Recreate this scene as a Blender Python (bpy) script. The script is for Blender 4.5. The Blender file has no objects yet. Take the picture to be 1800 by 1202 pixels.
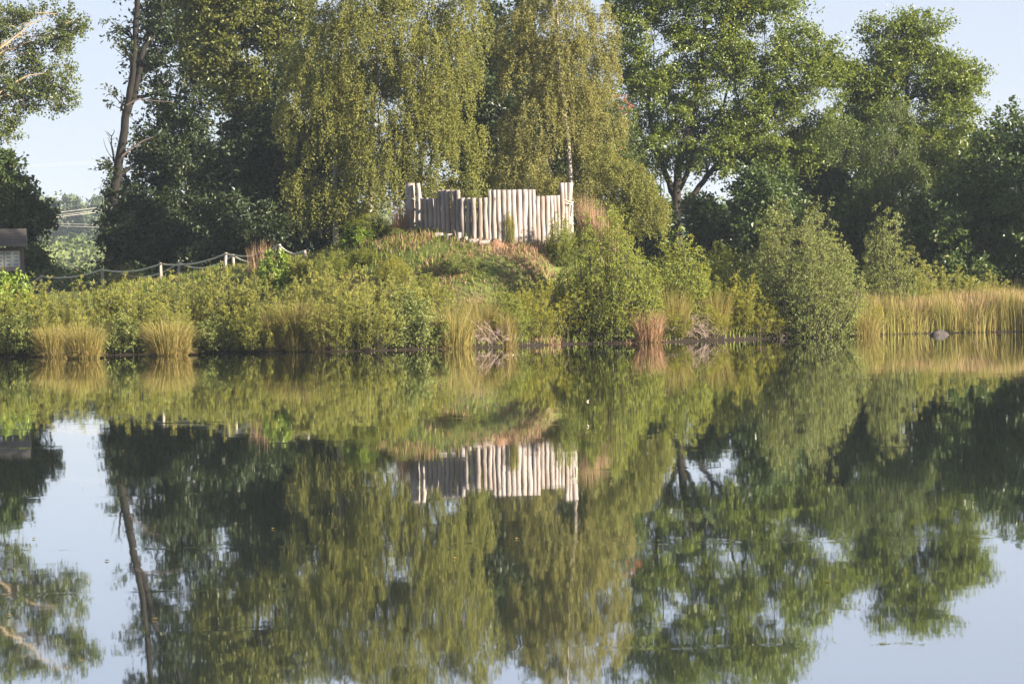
import bpy, math
import numpy as np
from mathutils import Matrix, Vector

scene = bpy.context.scene
COL = scene.collection
rng = np.random.RandomState(11)

# ------------------------------------------------------------------ camera
F_PX, CAM_H = 5500.0, 2.2
PITCH, ROLL = math.atan(87.0 / F_PX), math.radians(1.0)
_F = np.array([0, math.cos(PITCH), -math.sin(PITCH)])
_R0 = np.array([1.0, 0, 0]); _U0 = np.array([0, math.sin(PITCH), math.cos(PITCH)])
_R = math.cos(ROLL) * _R0 - math.sin(ROLL) * _U0
_U = math.sin(ROLL) * _R0 + math.cos(ROLL) * _U0
CAM = np.array([0, 0, CAM_H])
cam_data = bpy.data.cameras.new('camera')
cam_data.sensor_width = 36.0
cam_data.lens = F_PX / 1800.0 * 36.0
cam_data.clip_start = 0.5; cam_data.clip_end = 9000.0
cam = bpy.data.objects.new('camera', cam_data)
COL.objects.link(cam)
cam.matrix_world = Matrix(((_R[0], _U[0], -_F[0], 0), (_R[1], _U[1], -_F[1], 0), (_R[2], _U[2], -_F[2], CAM_H), (0, 0, 0, 1)))
scene.camera = cam

def at(px, py, Y):
    """world point seen at photo pixel (1800 wide) at distance Y"""
    d = _F + _R * (px - 900) / F_PX + _U * (601 - py) / F_PX
    return CAM + d * (Y / d[1])
def on_water(px, py):
    d = _F + _R * (px - 900) / F_PX + _U * (601 - py) / F_PX
    return CAM + d * (-CAM_H / d[2])
def mpp(Y): return Y / F_PX

# ------------------------------------------------------------------ world, sun, exposure
SUN_ELEV, SUN_AZ = math.radians(18.0), math.radians(63.0)    # azimuth from the camera's back towards the right
S = np.array([math.cos(SUN_ELEV) * math.sin(SUN_AZ), -math.cos(SUN_ELEV) * math.cos(SUN_AZ), math.sin(SUN_ELEV)])
world = bpy.data.worlds.new('World'); scene.world = world
world.use_nodes = True
wn = world.node_tree.nodes; wl = world.node_tree.links
bg = wn['Background']
sky = wn.new('ShaderNodeTexSky'); sky.sky_type = 'NISHITA'; sky.sun_disc = False
sky.sun_elevation = SUN_ELEV
sky.sun_rotation = math.atan2(S[0], S[1])      # measured clockwise from +Y
sky.air_density = 1.0; sky.dust_density = 0.15; sky.ozone_density = 4.0
mixs = wn.new('ShaderNodeMixRGB'); mixs.inputs[0].default_value = 0.80          # thin high haze evens the clear sky out
mixs.inputs[2].default_value = (2.74, 2.80, 3.42, 1)
wl.new(sky.outputs[0], mixs.inputs[1]); wl.new(mixs.outputs[0], bg.inputs[0]); bg.inputs[1].default_value = 0.05
sun_data = bpy.data.lights.new('sun', 'SUN'); sun_data.energy = 5.0; sun_data.angle = math.radians(0.6)
sun_data.color = (1.0, 0.88, 0.69)
sun = bpy.data.objects.new('sun', sun_data); COL.objects.link(sun)
sun.rotation_euler = Vector(S).to_track_quat('Z', 'Y').to_euler()
sun.location = (60, -60, 60)
scene.view_settings.view_transform = 'Standard'; scene.view_settings.look = 'None'
scene.view_settings.gamma = 1.0; scene.view_settings.use_curve_mapping = False
scene.view_settings.exposure = 2.28
scene.render.engine = 'CYCLES'
cy = scene.cycles
cy.max_bounces = 7; cy.diffuse_bounces = 3; cy.glossy_bounces = 3; cy.transmission_bounces = 4
cy.transparent_max_bounces = 6; cy.volume_bounces = 0
cy.use_denoising = True
cy.caustics_reflective = False; cy.caustics_refractive = False

# ------------------------------------------------------------------ object helpers
def tag(o, label=None, cat=None, group=None, kind=None):
    if label: o['label'] = label
    if cat: o['category'] = cat
    if group: o['group'] = group
    if kind: o['kind'] = kind
    return o
def empty(name, loc, label, cat, group=None):
    o = bpy.data.objects.new(name, None); COL.objects.link(o)
    o.location = [float(v) for v in loc]; o.empty_display_size = 0.3
    return tag(o, label, cat, group)
def link_mesh(name, me, parent=None, mat=None):
    if mat is not None and len(me.materials) == 0: me.materials.append(mat)
    o = bpy.data.objects.new(name, me); COL.objects.link(o)
    if parent is not None: o.parent = parent
    return o
def copy_tree(o, loc, rz=0.0, sc=(1, 1, 1)):
    c = o.copy(); COL.objects.link(c); c.location = [float(v) for v in loc]
    c.rotation_euler = (0, 0, rz); c.scale = sc
    for ch in list(o.children):
        d = ch.copy(); COL.objects.link(d); d.parent = c
    return c
def mesh_from(name, V, faces, smooth=True, tint=None):
    """faces: list of (M,k) int arrays"""
    me = bpy.data.meshes.new(name)
    V = np.asarray(V, np.float32)
    me.vertices.add(len(V)); me.vertices.foreach_set('co', V.ravel())
    loops = np.concatenate([f.ravel() for f in faces]).astype(np.int32)
    tot = np.concatenate([np.full(len(f), f.shape[1], np.int32) for f in faces])
    start = np.concatenate([[0], np.cumsum(tot)[:-1]]).astype(np.int32)
    me.loops.add(len(loops)); me.loops.foreach_set('vertex_index', loops)
    me.polygons.add(len(tot)); me.polygons.foreach_set('loop_start', start)
    me.polygons.foreach_set('use_smooth', np.full(len(tot), smooth, bool))
    if tint is not None:
        at_ = me.attributes.new('tint', 'FLOAT', 'FACE'); at_.data.foreach_set('value', np.asarray(tint, np.float32))
    me.update(calc_edges=True); me.validate()
    return me

def unit(v): return v / (np.linalg.norm(v, axis=-1, keepdims=True) + 1e-9)

class Leaves:
    """collects leaf blades, each a folded diamond"""
    def __init__(s): s.P, s.A, s.N, s.L, s.W, s.T = [], [], [], [], [], []
    def add(s, P, A, N, L, W, T):
        n = len(P)
        s.P.append(P); s.A.append(A); s.N.append(N)
        s.L.append(np.broadcast_to(L, n)); s.W.append(np.broadcast_to(W, n)); s.T.append(np.broadcast_to(T, n))
    def mesh(s, name):
        P, A, N = np.concatenate(s.P), unit(np.concatenate(s.A)), np.concatenate(s.N)
        L, W, T = np.concatenate(s.L)[:, None], np.concatenate(s.W)[:, None], np.concatenate(s.T)
        B = unit(np.cross(N, A)); N = np.cross(A, B)
        fold = 0.28
        v0 = P; v1 = P + A * L * .45 + B * W * .5 + N * W * fold; v2 = P + A * L; v3 = P + A * L * .45 - B * W * .5 + N * W * fold
        V = np.stack([v0, v1, v2, v3], 1).reshape(-1, 3)
        n = len(P); i = np.arange(n)[:, None] * 4
        # two triangles hinged on the midrib
        Fc = np.concatenate([i + np.array([0, 1, 2]), i + np.array([0, 2, 3])], 1).reshape(-1, 3)
        return mesh_from(name, V, [Fc], False, np.repeat(T, 2))

class Tubes:
    def __init__(s): s.V, s.F3, s.F4, s.n = [], [], [], 0
    def add(s, pts, rad, sides=6, cap=False):
        pts = np.asarray(pts, float); k = len(pts); rad = np.broadcast_to(rad, k)
        t = unit(np.gradient(pts, axis=0))
        ref = np.where(np.abs(t[:, 2:3]) > .9, np.array([[0, 1.0, 0]]), np.array([[0, 0, 1.0]]))
        u = unit(np.cross(t, ref)); v = np.cross(t, u)
        a = np.linspace(0, 2 * np.pi, sides, endpoint=False)
        ring = pts[:, None] + rad[:, None, None] * (np.cos(a)[None, :, None] * u[:, None] + np.sin(a)[None, :, None] * v[:, None])
        s.V.append(ring.reshape(-1, 3))
        b = s.n + np.arange(k - 1)[:, None] * sides + np.arange(sides)[None]
        c = s.n + np.arange(k - 1)[:, None] * sides + (np.arange(sides)[None] + 1) % sides
        s.F4.append(np.stack([b, c, c + sides, b + sides], -1).reshape(-1, 4)); s.n += k * sides
        if cap:
            s.V.append(pts[-1:] + t[-1:] * rad[-1] * .05)
            l = s.n - sides + np.arange(sides)
            s.F3.append(np.stack([l, np.roll(l, -1), np.full(sides, s.n)], -1)); s.n += 1
    def mesh(s, name, smooth=True):
        f = [np.concatenate(s.F4)] + ([np.concatenate(s.F3)] if s.F3 else [])
        return mesh_from(name, np.concatenate(s.V), f, smooth)

def bez(a, b, c, n=6):
    t = np.linspace(0, 1, n)[:, None]
    return (1 - t) ** 2 * a + 2 * t * (1 - t) * b + t * t * c

# ------------------------------------------------------------------ materials
def new_mat(name):
    m = bpy.data.materials.new(name); m.use_nodes = True
    nt = m.node_tree
    for n in list(nt.nodes): nt.nodes.remove(n)
    out = nt.nodes.new('ShaderNodeOutputMaterial')
    return m, nt, out
def N(nt, t, **kw):
    n = nt.nodes.new(t)
    for k, v in kw.items():
        if k in n.inputs: n.inputs[k].default_value = v
        else: setattr(n, k, v)
    return n
def ramp(nt, stops):
    r = nt.nodes.new('ShaderNodeValToRGB'); e = r.color_ramp.elements
    while len(e) < len(stops): e.new(0.5)
    for el, (p, c) in zip(e, stops):
        el.position = p; el.color = (*c, 1) if len(c) == 3 else c
    return r
def coords(nt, scale=(1, 1, 1)):
    tc = N(nt, 'ShaderNodeTexCoord'); mp = N(nt, 'ShaderNodeMapping'); mp.inputs['Scale'].default_value = scale
    nt.links.new(tc.outputs['Object'], mp.inputs[0]); return mp.outputs[0]

def leaf_mat(name, lo, hi, odd=None, trans=0.32, rough=0.45, spec=0.35):
    m, nt, out = new_mat(name); L = nt.links
    a = N(nt, 'ShaderNodeAttribute', attribute_name='tint')
    stops = [(0.0, lo), (0.8, hi)]
    if odd: stops += [(0.93, hi), (0.97, odd)]
    r = ramp(nt, stops); L.new(a.outputs['Fac'], r.inputs[0])
    p = N(nt, 'ShaderNodeBsdfPrincipled', Roughness=rough); p.inputs['Specular IOR Level'].default_value = spec
    t = N(nt, 'ShaderNodeBsdfTranslucent')
    hs = N(nt, 'ShaderNodeHueSaturation', Hue=0.485, Saturation=1.1, Value=1.25)
    mx = N(nt, 'ShaderNodeMixShader'); mx.inputs[0].default_value = trans
    L.new(r.outputs[0], p.inputs['Base Color']); L.new(r.outputs[0], hs.inputs['Color']); L.new(hs.outputs[0], t.inputs[0])
    L.new(p.outputs[0], mx.inputs[1]); L.new(t.outputs[0], mx.inputs[2]); L.new(mx.outputs[0], out.inputs[0])
    return m
def bark_mat(name, c1, c2, scale=(6, 6, 1.2), bump=0.4, c3=None):
    m, nt, out = new_mat(name); L = nt.links
    co = coords(nt, scale)
    n = N(nt, 'ShaderNodeTexNoise', Scale=2.2, Detail=6.0, Roughness=0.65); L.new(co, n.inputs[0])
    st = [(0.32, c1), (0.62, c2)]
    if c3: st.append((0.74, c3))
    r = ramp(nt, st); L.new(n.outputs['Fac'], r.inputs[0])
    p = N(nt, 'ShaderNodeBsdfPrincipled', Roughness=0.85); p.inputs['Specular IOR Level'].default_value = 0.15
    b = N(nt, 'ShaderNodeBump', Strength=bump, Distance=0.02)
    L.new(n.outputs['Fac'], b.inputs['Height']); L.new(b.outputs[0], p.inputs['Normal'])
    L.new(r.outputs[0], p.inputs['Base Color']); L.new(p.outputs[0], out.inputs[0])
    return m
def flat_mat(name, c, rough=0.7):
    m, nt, out = new_mat(name)
    n = N(nt, 'ShaderNodeTexNoise', Scale=9.0, Detail=4.0); nt.links.new(coords(nt), n.inputs[0])
    r = ramp(nt, [(0.3, tuple(v * .82 for v in c)), (0.7, tuple(min(1, v * 1.1) for v in c))]); nt.links.new(n.outputs['Fac'], r.inputs[0])
    p = N(nt, 'ShaderNodeBsdfPrincipled', Roughness=rough)
    nt.links.new(r.outputs[0], p.inputs['Base Color']); nt.links.new(p.outputs[0], out.inputs[0])
    return m

M = {}
M['birch_leaf'] = leaf_mat('birch_leaf', (0.098, 0.112, 0.022), (0.190, 0.194, 0.046), (0.23, 0.19, 0.05), trans=0.38, rough=0.55, spec=0.25)
M['birch_leaf_pale'] = leaf_mat('birch_leaf_pale', (0.140, 0.144, 0.038), (0.225, 0.215, 0.066), (0.25, 0.20, 0.06), trans=0.38, rough=0.55, spec=0.25)
M['oak_leaf'] = leaf_mat('oak_leaf', (0.066, 0.104, 0.015), (0.150, 0.188, 0.030), (0.18, 0.17, 0.03), trans=0.40, rough=0.42, spec=0.4)
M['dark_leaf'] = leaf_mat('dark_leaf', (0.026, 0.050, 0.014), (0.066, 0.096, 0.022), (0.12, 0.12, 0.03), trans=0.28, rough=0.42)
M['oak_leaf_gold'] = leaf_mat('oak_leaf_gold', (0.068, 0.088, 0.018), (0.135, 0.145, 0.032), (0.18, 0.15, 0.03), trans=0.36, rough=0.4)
M['shaded_leaf'] = leaf_mat('shaded_leaf', (0.013, 0.024, 0.009), (0.034, 0.050, 0.014), (0.09, 0.09, 0.02), trans=0.22, rough=0.45)  # darker leaf copy, the shade on the left trees put into its colour
M['poplar_leaf'] = leaf_mat('poplar_leaf', (0.058, 0.078, 0.024), (0.105, 0.130, 0.038), None, trans=0.34, rough=0.4)
M['rowan_leaf'] = leaf_mat('rowan_leaf', (0.048, 0.075, 0.018), (0.090, 0.118, 0.026), None, trans=0.3)
M['willow_leaf'] = leaf_mat('willow_leaf', (0.130, 0.155, 0.030), (0.270, 0.275, 0.058), (0.29, 0.24, 0.05), trans=0.40, rough=0.5)
M['yellow_leaf'] = leaf_mat('yellow_leaf', (0.150, 0.168, 0.022), (0.260, 0.258, 0.038), (0.29, 0.22, 0.03), trans=0.4, rough=0.5)
M['alder_leaf'] = leaf_mat('alder_leaf', (0.095, 0.128, 0.034), (0.185, 0.210, 0.056), (0.22, 0.20, 0.05), trans=0.36, rough=0.5, spec=0.35)
M['bright_leaf'] = leaf_mat('bright_leaf', (0.095, 0.158, 0.022), (0.175, 0.235, 0.040), None, trans=0.42, rough=0.45)
M['shrub_leaf'] = leaf_mat('shrub_leaf', (0.105, 0.145, 0.025), (0.210, 0.235, 0.040), (0.24, 0.21, 0.03), trans=0.40, rough=0.5, spec=0.3)
M['pine_leaf'] = leaf_mat('pine_leaf', (0.045, 0.070, 0.035), (0.085, 0.110, 0.050), None, trans=0.1, rough=0.7)
M['forest_leaf'] = leaf_mat('forest_leaf', (0.050, 0.080, 0.026), (0.110, 0.135, 0.040), None, trans=0.2, rough=0.7)
M['green_blade'] = leaf_mat('green_blade', (0.085, 0.118, 0.020), (0.180, 0.205, 0.040), (0.26, 0.19, 0.08), trans=0.3, rough=0.6, spec=0.2)
M['dry_blade'] = leaf_mat('dry_blade', (0.180, 0.105, 0.060), (0.330, 0.215, 0.125), (0.16, 0.13, 0.03), trans=0.2, rough=0.7, spec=0.15)
M['sedge_blade'] = leaf_mat('sedge_blade', (0.115, 0.115, 0.026), (0.265, 0.215, 0.070), (0.38, 0.26, 0.15), trans=0.25, rough=0.6, spec=0.2)
M['reed_blade'] = leaf_mat('reed_blade', (0.110, 0.135, 0.028), (0.300, 0.240, 0.082), (0.38, 0.26, 0.14), trans=0.25, rough=0.6, spec=0.2)
M['reed_plume'] = leaf_mat('reed_plume', (0.20, 0.135, 0.085), (0.34, 0.235, 0.145), None, trans=0.2, rough=0.8, spec=0.1)
M['heather'] = leaf_mat('heather', (0.140, 0.085, 0.060), (0.255, 0.165, 0.115), (0.11, 0.12, 0.03), trans=0.15, rough=0.8, spec=0.1)
M['dead_twig'] = bark_mat('dead_twig', (0.22, 0.16, 0.14), (0.36, 0.28, 0.25), (8, 8, 8), 0.2)
M['bark'] = bark_mat('bark', (0.010, 0.008, 0.007), (0.032, 0.026, 0.022))
M['bark_grey'] = bark_mat('bark_grey', (0.016, 0.013, 0.012), (0.042, 0.034, 0.030))
M['bark_light'] = bark_mat('bark_light', (0.22, 0.17, 0.11), (0.42, 0.33, 0.22))
M['shaded_bark'] = bark_mat('shaded_bark', (0.007, 0.0065, 0.006), (0.021, 0.018, 0.0165))  # darker bark copy, shade on the leaning trunk painted into the colour
M['dead_wood'] = bark_mat('dead_wood', (0.07, 0.055, 0.045), (0.13, 0.10, 0.085))
M['birch_bark'] = bark_mat('birch_bark', (0.06, 0.05, 0.042), (0.36, 0.325, 0.285), (3, 3, 5), 0.2, (0.50, 0.46, 0.41))
def log_mat():
    m, nt, out = new_mat('log'); L = nt.links
    oi = N(nt, 'ShaderNodeObjectInfo'); co = coords(nt, (14, 14, .7)); c2 = coords(nt, (1, 1, .35))
    ad = N(nt, 'ShaderNodeVectorMath', operation='ADD'); L.new(co, ad.inputs[0]); L.new(oi.outputs['Random'], ad.inputs[1])
    n = N(nt, 'ShaderNodeTexNoise', Scale=2.2, Detail=6.0, Roughness=0.7); L.new(ad.outputs[0], n.inputs[0])
    r = ramp(nt, [(0.30, (0.165, 0.146, 0.139)), (0.55, (0.275, 0.252, 0.246)), (0.75, (0.335, 0.312, 0.306))]); L.new(n.outputs['Fac'], r.inputs[0])
    v = N(nt, 'ShaderNodeTexVoronoi', Scale=3.2); L.new(c2, v.inputs[0])                      # knots and scars of bark
    k = ramp(nt, [(0.05, (0.30, 0.22, 0.17)), (0.14, (1, 1, 1))]); L.new(v.outputs['Distance'], k.inputs[0])
    n3 = N(nt, 'ShaderNodeTexNoise', Scale=1.6, Detail=5.0); L.new(c2, n3.inputs[0]); k3 = ramp(nt, [(0.38, (0.72, 0.66, 0.60)), (0.55, (1, 1, 1))]); L.new(n3.outputs['Fac'], k3.inputs[0])
    m1 = N(nt, 'ShaderNodeMixRGB', blend_type='MULTIPLY'); m1.inputs[0].default_value = 1; L.new(r.outputs[0], m1.inputs[1]); L.new(k.outputs[0], m1.inputs[2])
    m2 = N(nt, 'ShaderNodeMixRGB', blend_type='MULTIPLY'); m2.inputs[0].default_value = 1; L.new(m1.outputs[0], m2.inputs[1]); L.new(k3.outputs[0], m2.inputs[2])
    rr = ramp(nt, [(0, (0.80, 0.79, 0.80)), (0.5, (0.96, 0.94, 0.93)), (1, (1.06, 1.0, 0.97))]); L.new(oi.outputs['Random'], rr.inputs[0])
    m3 = N(nt, 'ShaderNodeMixRGB', blend_type='MULTIPLY'); m3.inputs[0].default_value = 1; L.new(m2.outputs[0], m3.inputs[1]); L.new(rr.outputs[0], m3.inputs[2])
    p = N(nt, 'ShaderNodeBsdfPrincipled', Roughness=0.85); p.inputs['Specular IOR Level'].default_value = 0.15
    b = N(nt, 'ShaderNodeBump', Strength=0.6, Distance=0.02); L.new(n.outputs['Fac'], b.inputs['Height']); L.new(b.outputs[0], p.inputs['Normal'])
    L.new(m3.outputs[0], p.inputs['Base Color']); L.new(p.outputs[0], out.inputs[0]); return m
M['log'] = log_mat()
M['log_end'] = bark_mat('log_end', (0.30, 0.25, 0.21), (0.50, 0.42, 0.36), (5, 5, 5), 0.2)
M['post'] = bark_mat('post', (0.16, 0.13, 0.11), (0.32, 0.275, 0.24), (10, 10, 0.8), 0.4)
M['plank'] = bark_mat('plank', (0.040, 0.036, 0.034), (0.095, 0.085, 0.079), (0.8, 9, 9), 0.4, (0.17, 0.14, 0.115))
M['kiosk_wood'] = bark_mat('kiosk_wood', (0.08, 0.069, 0.062), (0.155, 0.132, 0.118), (9, 9, 0.7), 0.3)
M['soil'] = bark_mat('soil', (0.055, 0.030, 0.022), (0.20, 0.115, 0.075), (4, 4, 4), 0.8)
M['berry'] = flat_mat('berry', (0.30, 0.075, 0.035), 0.35)
M['rock'] = bark_mat('rock', (0.028, 0.026, 0.026), (0.075, 0.064, 0.060), (5, 5, 5), 0.5)
M['paper'] = flat_mat('paper', (0.50, 0.50, 0.47), 0.6)
M['print'] = flat_mat('print', (0.26, 0.29, 0.27), 0.6)
M['panel'] = flat_mat('panel', (0.30, 0.235, 0.19), 0.7)
M['feather'] = flat_mat('feather', (0.80, 0.76, 0.70), 0.7)
M['wire'] = flat_mat('wire', (0.55, 0.52, 0.48), 0.5)
def rope_mat():
    m, nt, out = new_mat('rope'); L = nt.links
    w = N(nt, 'ShaderNodeTexWave', Scale=7.0, Distortion=1.0); w.bands_direction = 'DIAGONAL'; L.new(coords(nt), w.inputs[0])
    r = ramp(nt, [(0.1, (0.27, 0.265, 0.205)), (0.8, (0.50, 0.49, 0.39))]); L.new(w.outputs['Fac'], r.inputs[0])
    p = N(nt, 'ShaderNodeBsdfPrincipled', Roughness=0.9); b = N(nt, 'ShaderNodeBump', Strength=0.6, Distance=0.02)
    L.new(w.outputs['Fac'], b.inputs['Height']); L.new(b.outputs[0], p.inputs['Normal'])
    L.new(r.outputs[0], p.inputs['Base Color']); L.new(p.outputs[0], out.inputs[0]); return m
M['rope'] = rope_mat()
def ground_mat():
    m, nt, out = new_mat('ground'); L = nt.links
    co = coords(nt)
    n1 = N(nt, 'ShaderNodeTexNoise', Scale=0.35, Detail=8.0, Roughness=0.6); n2 = N(nt, 'ShaderNodeTexNoise', Scale=3.0, Detail=8.0, Roughness=0.7)
    L.new(co, n1.inputs[0]); L.new(co, n2.inputs[0])
    g = ramp(nt, [(0.3, (0.040, 0.056, 0.014)), (0.7, (0.11, 0.125, 0.035))]); s = ramp(nt, [(0.3, (0.07, 0.040, 0.028)), (0.7, (0.20, 0.125, 0.085))])
    L.new(n2.outputs['Fac'], g.inputs[0]); L.new(n2.outputs['Fac'], s.inputs[0])
    f = ramp(nt, [(0.52, (0, 0, 0)), (0.68, (1, 1, 1))]); L.new(n1.outputs['Fac'], f.inputs[0])
    mx = N(nt, 'ShaderNodeMixRGB'); L.new(f.outputs[0], mx.inputs[0]); L.new(g.outputs[0], mx.inputs[1]); L.new(s.outputs[0], mx.inputs[2])
    p = N(nt, 'ShaderNodeBsdfPrincipled', Roughness=0.95); p.inputs['Specular IOR Level'].default_value = 0.1
    b = N(nt, 'ShaderNodeBump', Strength=0.7, Distance=0.08); L.new(n2.outputs['Fac'], b.inputs['Height']); L.new(b.outputs[0], p.inputs['Normal'])
    sx = N(nt, 'ShaderNodeSeparateXYZ'); L.new(co, sx.inputs[0]); zr = ramp(nt, [(0.30, (1, 1, 1)), (0.55, (0, 0, 0))]); L.new(sx.outputs['Z'], zr.inputs[0])
    mud = N(nt, 'ShaderNodeMixRGB'); mud.inputs[2].default_value = (0.022, 0.016, 0.013, 1); L.new(zr.outputs[0], mud.inputs[0]); L.new(mx.outputs[0], mud.inputs[1])
    L.new(mud.outputs[0], p.inputs['Base Color']); L.new(p.outputs[0], out.inputs[0]); return m
M['ground'] = ground_mat()
def water_mat():
    m, nt, out = new_mat('water'); L = nt.links
    n1 = N(nt, 'ShaderNodeTexNoise', Scale=1.0, Detail=3.0, Roughness=0.5); L.new(coords(nt, (1.1, 0.55, 1)), n1.inputs[0])
    n2 = N(nt, 'ShaderNodeTexNoise', Scale=1.0, Detail=2.0); L.new(coords(nt, (0.22, 0.10, 1)), n2.inputs[0])
    ad = N(nt, 'ShaderNodeMath', operation='MULTIPLY_ADD'); ad.inputs[1].default_value = 3.0
    L.new(n2.outputs['Fac'], ad.inputs[0]); L.new(n1.outputs['Fac'], ad.inputs[2])
    # calmer and livelier patches drawn out across the pond
    n3 = N(nt, 'ShaderNodeTexNoise', Scale=1.0, Detail=4.0, Roughness=0.6); L.new(coords(nt, (0.035, 0.30, 1)), n3.inputs[0])
    r3 = ramp(nt, [(0.50, (0.0, 0.0, 0.0)), (0.72, (1, 1, 1))]); L.new(n3.outputs['Fac'], r3.inputs[0])
    st = N(nt, 'ShaderNodeMath', operation='MULTIPLY_ADD'); st.inputs[1].default_value = 0.10; st.inputs[2].default_value = 0.065
    L.new(r3.outputs[0], st.inputs[0])
    # narrow lines of ruffled water
    n4 = N(nt, 'ShaderNodeTexNoise', Scale=1.0, Detail=3.0, Roughness=0.55); L.new(coords(nt, (0.05, 0.9, 1)), n4.inputs[0])
    r4 = ramp(nt, [(0.60, (0, 0, 0)), (0.66, (1, 1, 1))]); L.new(n4.outputs['Fac'], r4.inputs[0])
    s2 = N(nt, 'ShaderNodeMath', operation='MULTIPLY_ADD'); s2.inputs[1].default_value = 0.6; L.new(r4.outputs[0], s2.inputs[0]); L.new(st.outputs[0], s2.inputs[2]); st = s2
    b = N(nt, 'ShaderNodeBump', Distance=0.012); L.new(st.outputs[0], b.inputs['Strength']); L.new(ad.outputs[0], b.inputs['Height'])
    p = N(nt, 'ShaderNodeBsdfPrincipled', Roughness=0.015, IOR=1.40)
    p.inputs['Base Color'].default_value = (0.020, 0.026, 0.018, 1)
    L.new(b.outputs[0], p.inputs['Normal'])
    g = N(nt, 'ShaderNodeBsdfGlossy', Roughness=0.02); g.inputs['Color'].default_value = (0.94, 0.96, 1.0, 1); L.new(b.outputs[0], g.inputs['Normal'])
    mx = N(nt, 'ShaderNodeMixShader'); mx.inputs[0].default_value = 0.50
    L.new(p.outputs[0], mx.inputs[1]); L.new(g.outputs[0], mx.inputs[2]); L.new(mx.outputs[0], out.inputs[0]); return m
M['water'] = water_mat()

# ------------------------------------------------------------------ terrain
SH = np.array([on_water(px, py)[:2] for px, py in [(-150, 631), (0, 627), (200, 624), (350, 621), (600, 618), (850, 611), (1000, 605), (1150, 602), (1300, 597), (1400, 593), (1520, 589), (1640, 586), (1800, 583), (1950, 581)]])
SX = np.concatenate([[-130, -95, -70, -45, -32], SH[:, 0], [34, 45, 62, 90, 130]])
SY = np.concatenate([[5, 20, 70, 112, 120], SH[:, 1], [144, 146, 144, 90, 5]])
def shore(x): return np.interp(x, SX, SY)
def sstep(t): t = np.clip(t, 0, 1); return t * t * (3 - 2 * t)
MOUND = at(870, 410, 138.5)
def wob(x, y, s, ph=0.0):
    return (np.sin(x * s + 1.3 * np.sin(y * s * .7 + ph)) + np.sin(y * s * 1.2 + 1.7 * np.sin(x * s * .6 + 2 + ph))) * .5
def zt(x, y):
    x = np.asarray(x, float); y = np.asarray(y, float)
    e = y - shore(x); e2 = 10.0 - y
    land = 0.16 * sstep(e / .5) + 2.35 * sstep((e - .3) / 30.0)
    dx = x - MOUND[0]; dy = y - 139.5
    r2 = (dx / np.where(dx < 0, 9.5, 8.0)) ** 2 + (dy / np.where(dy < 0, 8.2, 8.0)) ** 2
    land = land + 4.15 * np.exp(-r2 ** 1.3) * sstep((e - .3) / 7)
    land = land + 1.25 * np.exp(-((x + 12.5) / 5.5) ** 2 - ((y - 147) / 6.0) ** 2)
    land = land + 13.0 * sstep((y - 380) / 480) + 10 * sstep((y - 1000) / 1200)
    land = land + (0.09 * wob(x, y, .9) + .05 * wob(x, y, 2.3, 1.0)) * sstep(e / 2)
    near = 0.55 * sstep(e2 / 1.2)
    z = np.where(e > 0, land, np.where(e2 > 0, near, -np.minimum(1.3, .4 * np.minimum(-e, -e2))))
    return z
def axis(*seg): return np.unique(np.concatenate([np.arange(a, b, s) for a, b, s in seg]))
gx = axis((-3000, -300, 300), (-300, -60, 20), (-60, -28, 4), (-28, 28, .4), (28, 64, 3), (64, 300, 20), (300, 3001, 300))
gy = axis((-300, -20, 40), (-20, 6, 4), (6, 14, .8), (14, 114, 5), (114, 152, .4), (152, 200, 2), (200, 700, 25), (700, 3600, 200))
GX, GY = np.meshgrid(gx, gy)
V = np.stack([GX, GY, zt(GX, GY)], -1).reshape(-1, 3)
nx, ny = len(gx), len(gy)
ii = (np.arange(ny - 1)[:, None] * nx + np.arange(nx - 1)[None]).ravel()
ground = link_mesh('ground', mesh_from('ground', V, [np.stack([ii, ii + 1, ii + 1 + nx, ii + nx], -1)]), None, M['ground'])
tag(ground, kind='structure')
wv = np.array([[-125, 4, 0], [125, 4, 0], [125, 155, 0], [-125, 155, 0]], float)
water = link_mesh('pond_water', mesh_from('pond_water', wv, [np.array([[0, 1, 2, 3]])]), None, M['water'])
tag(water, kind='structure')

# haze
def haze():
    m, nt, out = new_mat('haze')
    v = N(nt, 'ShaderNodeVolumePrincipled', Density=0.00016, Anisotropy=0.2); v.inputs['Color'].default_value = (0.72, 0.86, 1.0, 1)
    nt.links.new(v.outputs[0], out.inputs['Volume'])
    x0, x1, y0, y1, z0, z1 = -3050, 3050, -350, 3700, -2.4, 80
    vv = np.array([[x, y, z] for z in (z0, z1) for y in (y0, y1) for x in (x0, x1)], float)
    f = np.array([[0, 2, 3, 1], [4, 5, 7, 6], [0, 1, 5, 4], [2, 6, 7, 3], [0, 4, 6, 2], [1, 3, 7, 5]])
    o = link_mesh('haze', mesh_from('haze', vv, [f], False), None, m); tag(o, kind='stuff')
    o.display_type = 'WIRE'
haze()

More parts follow.
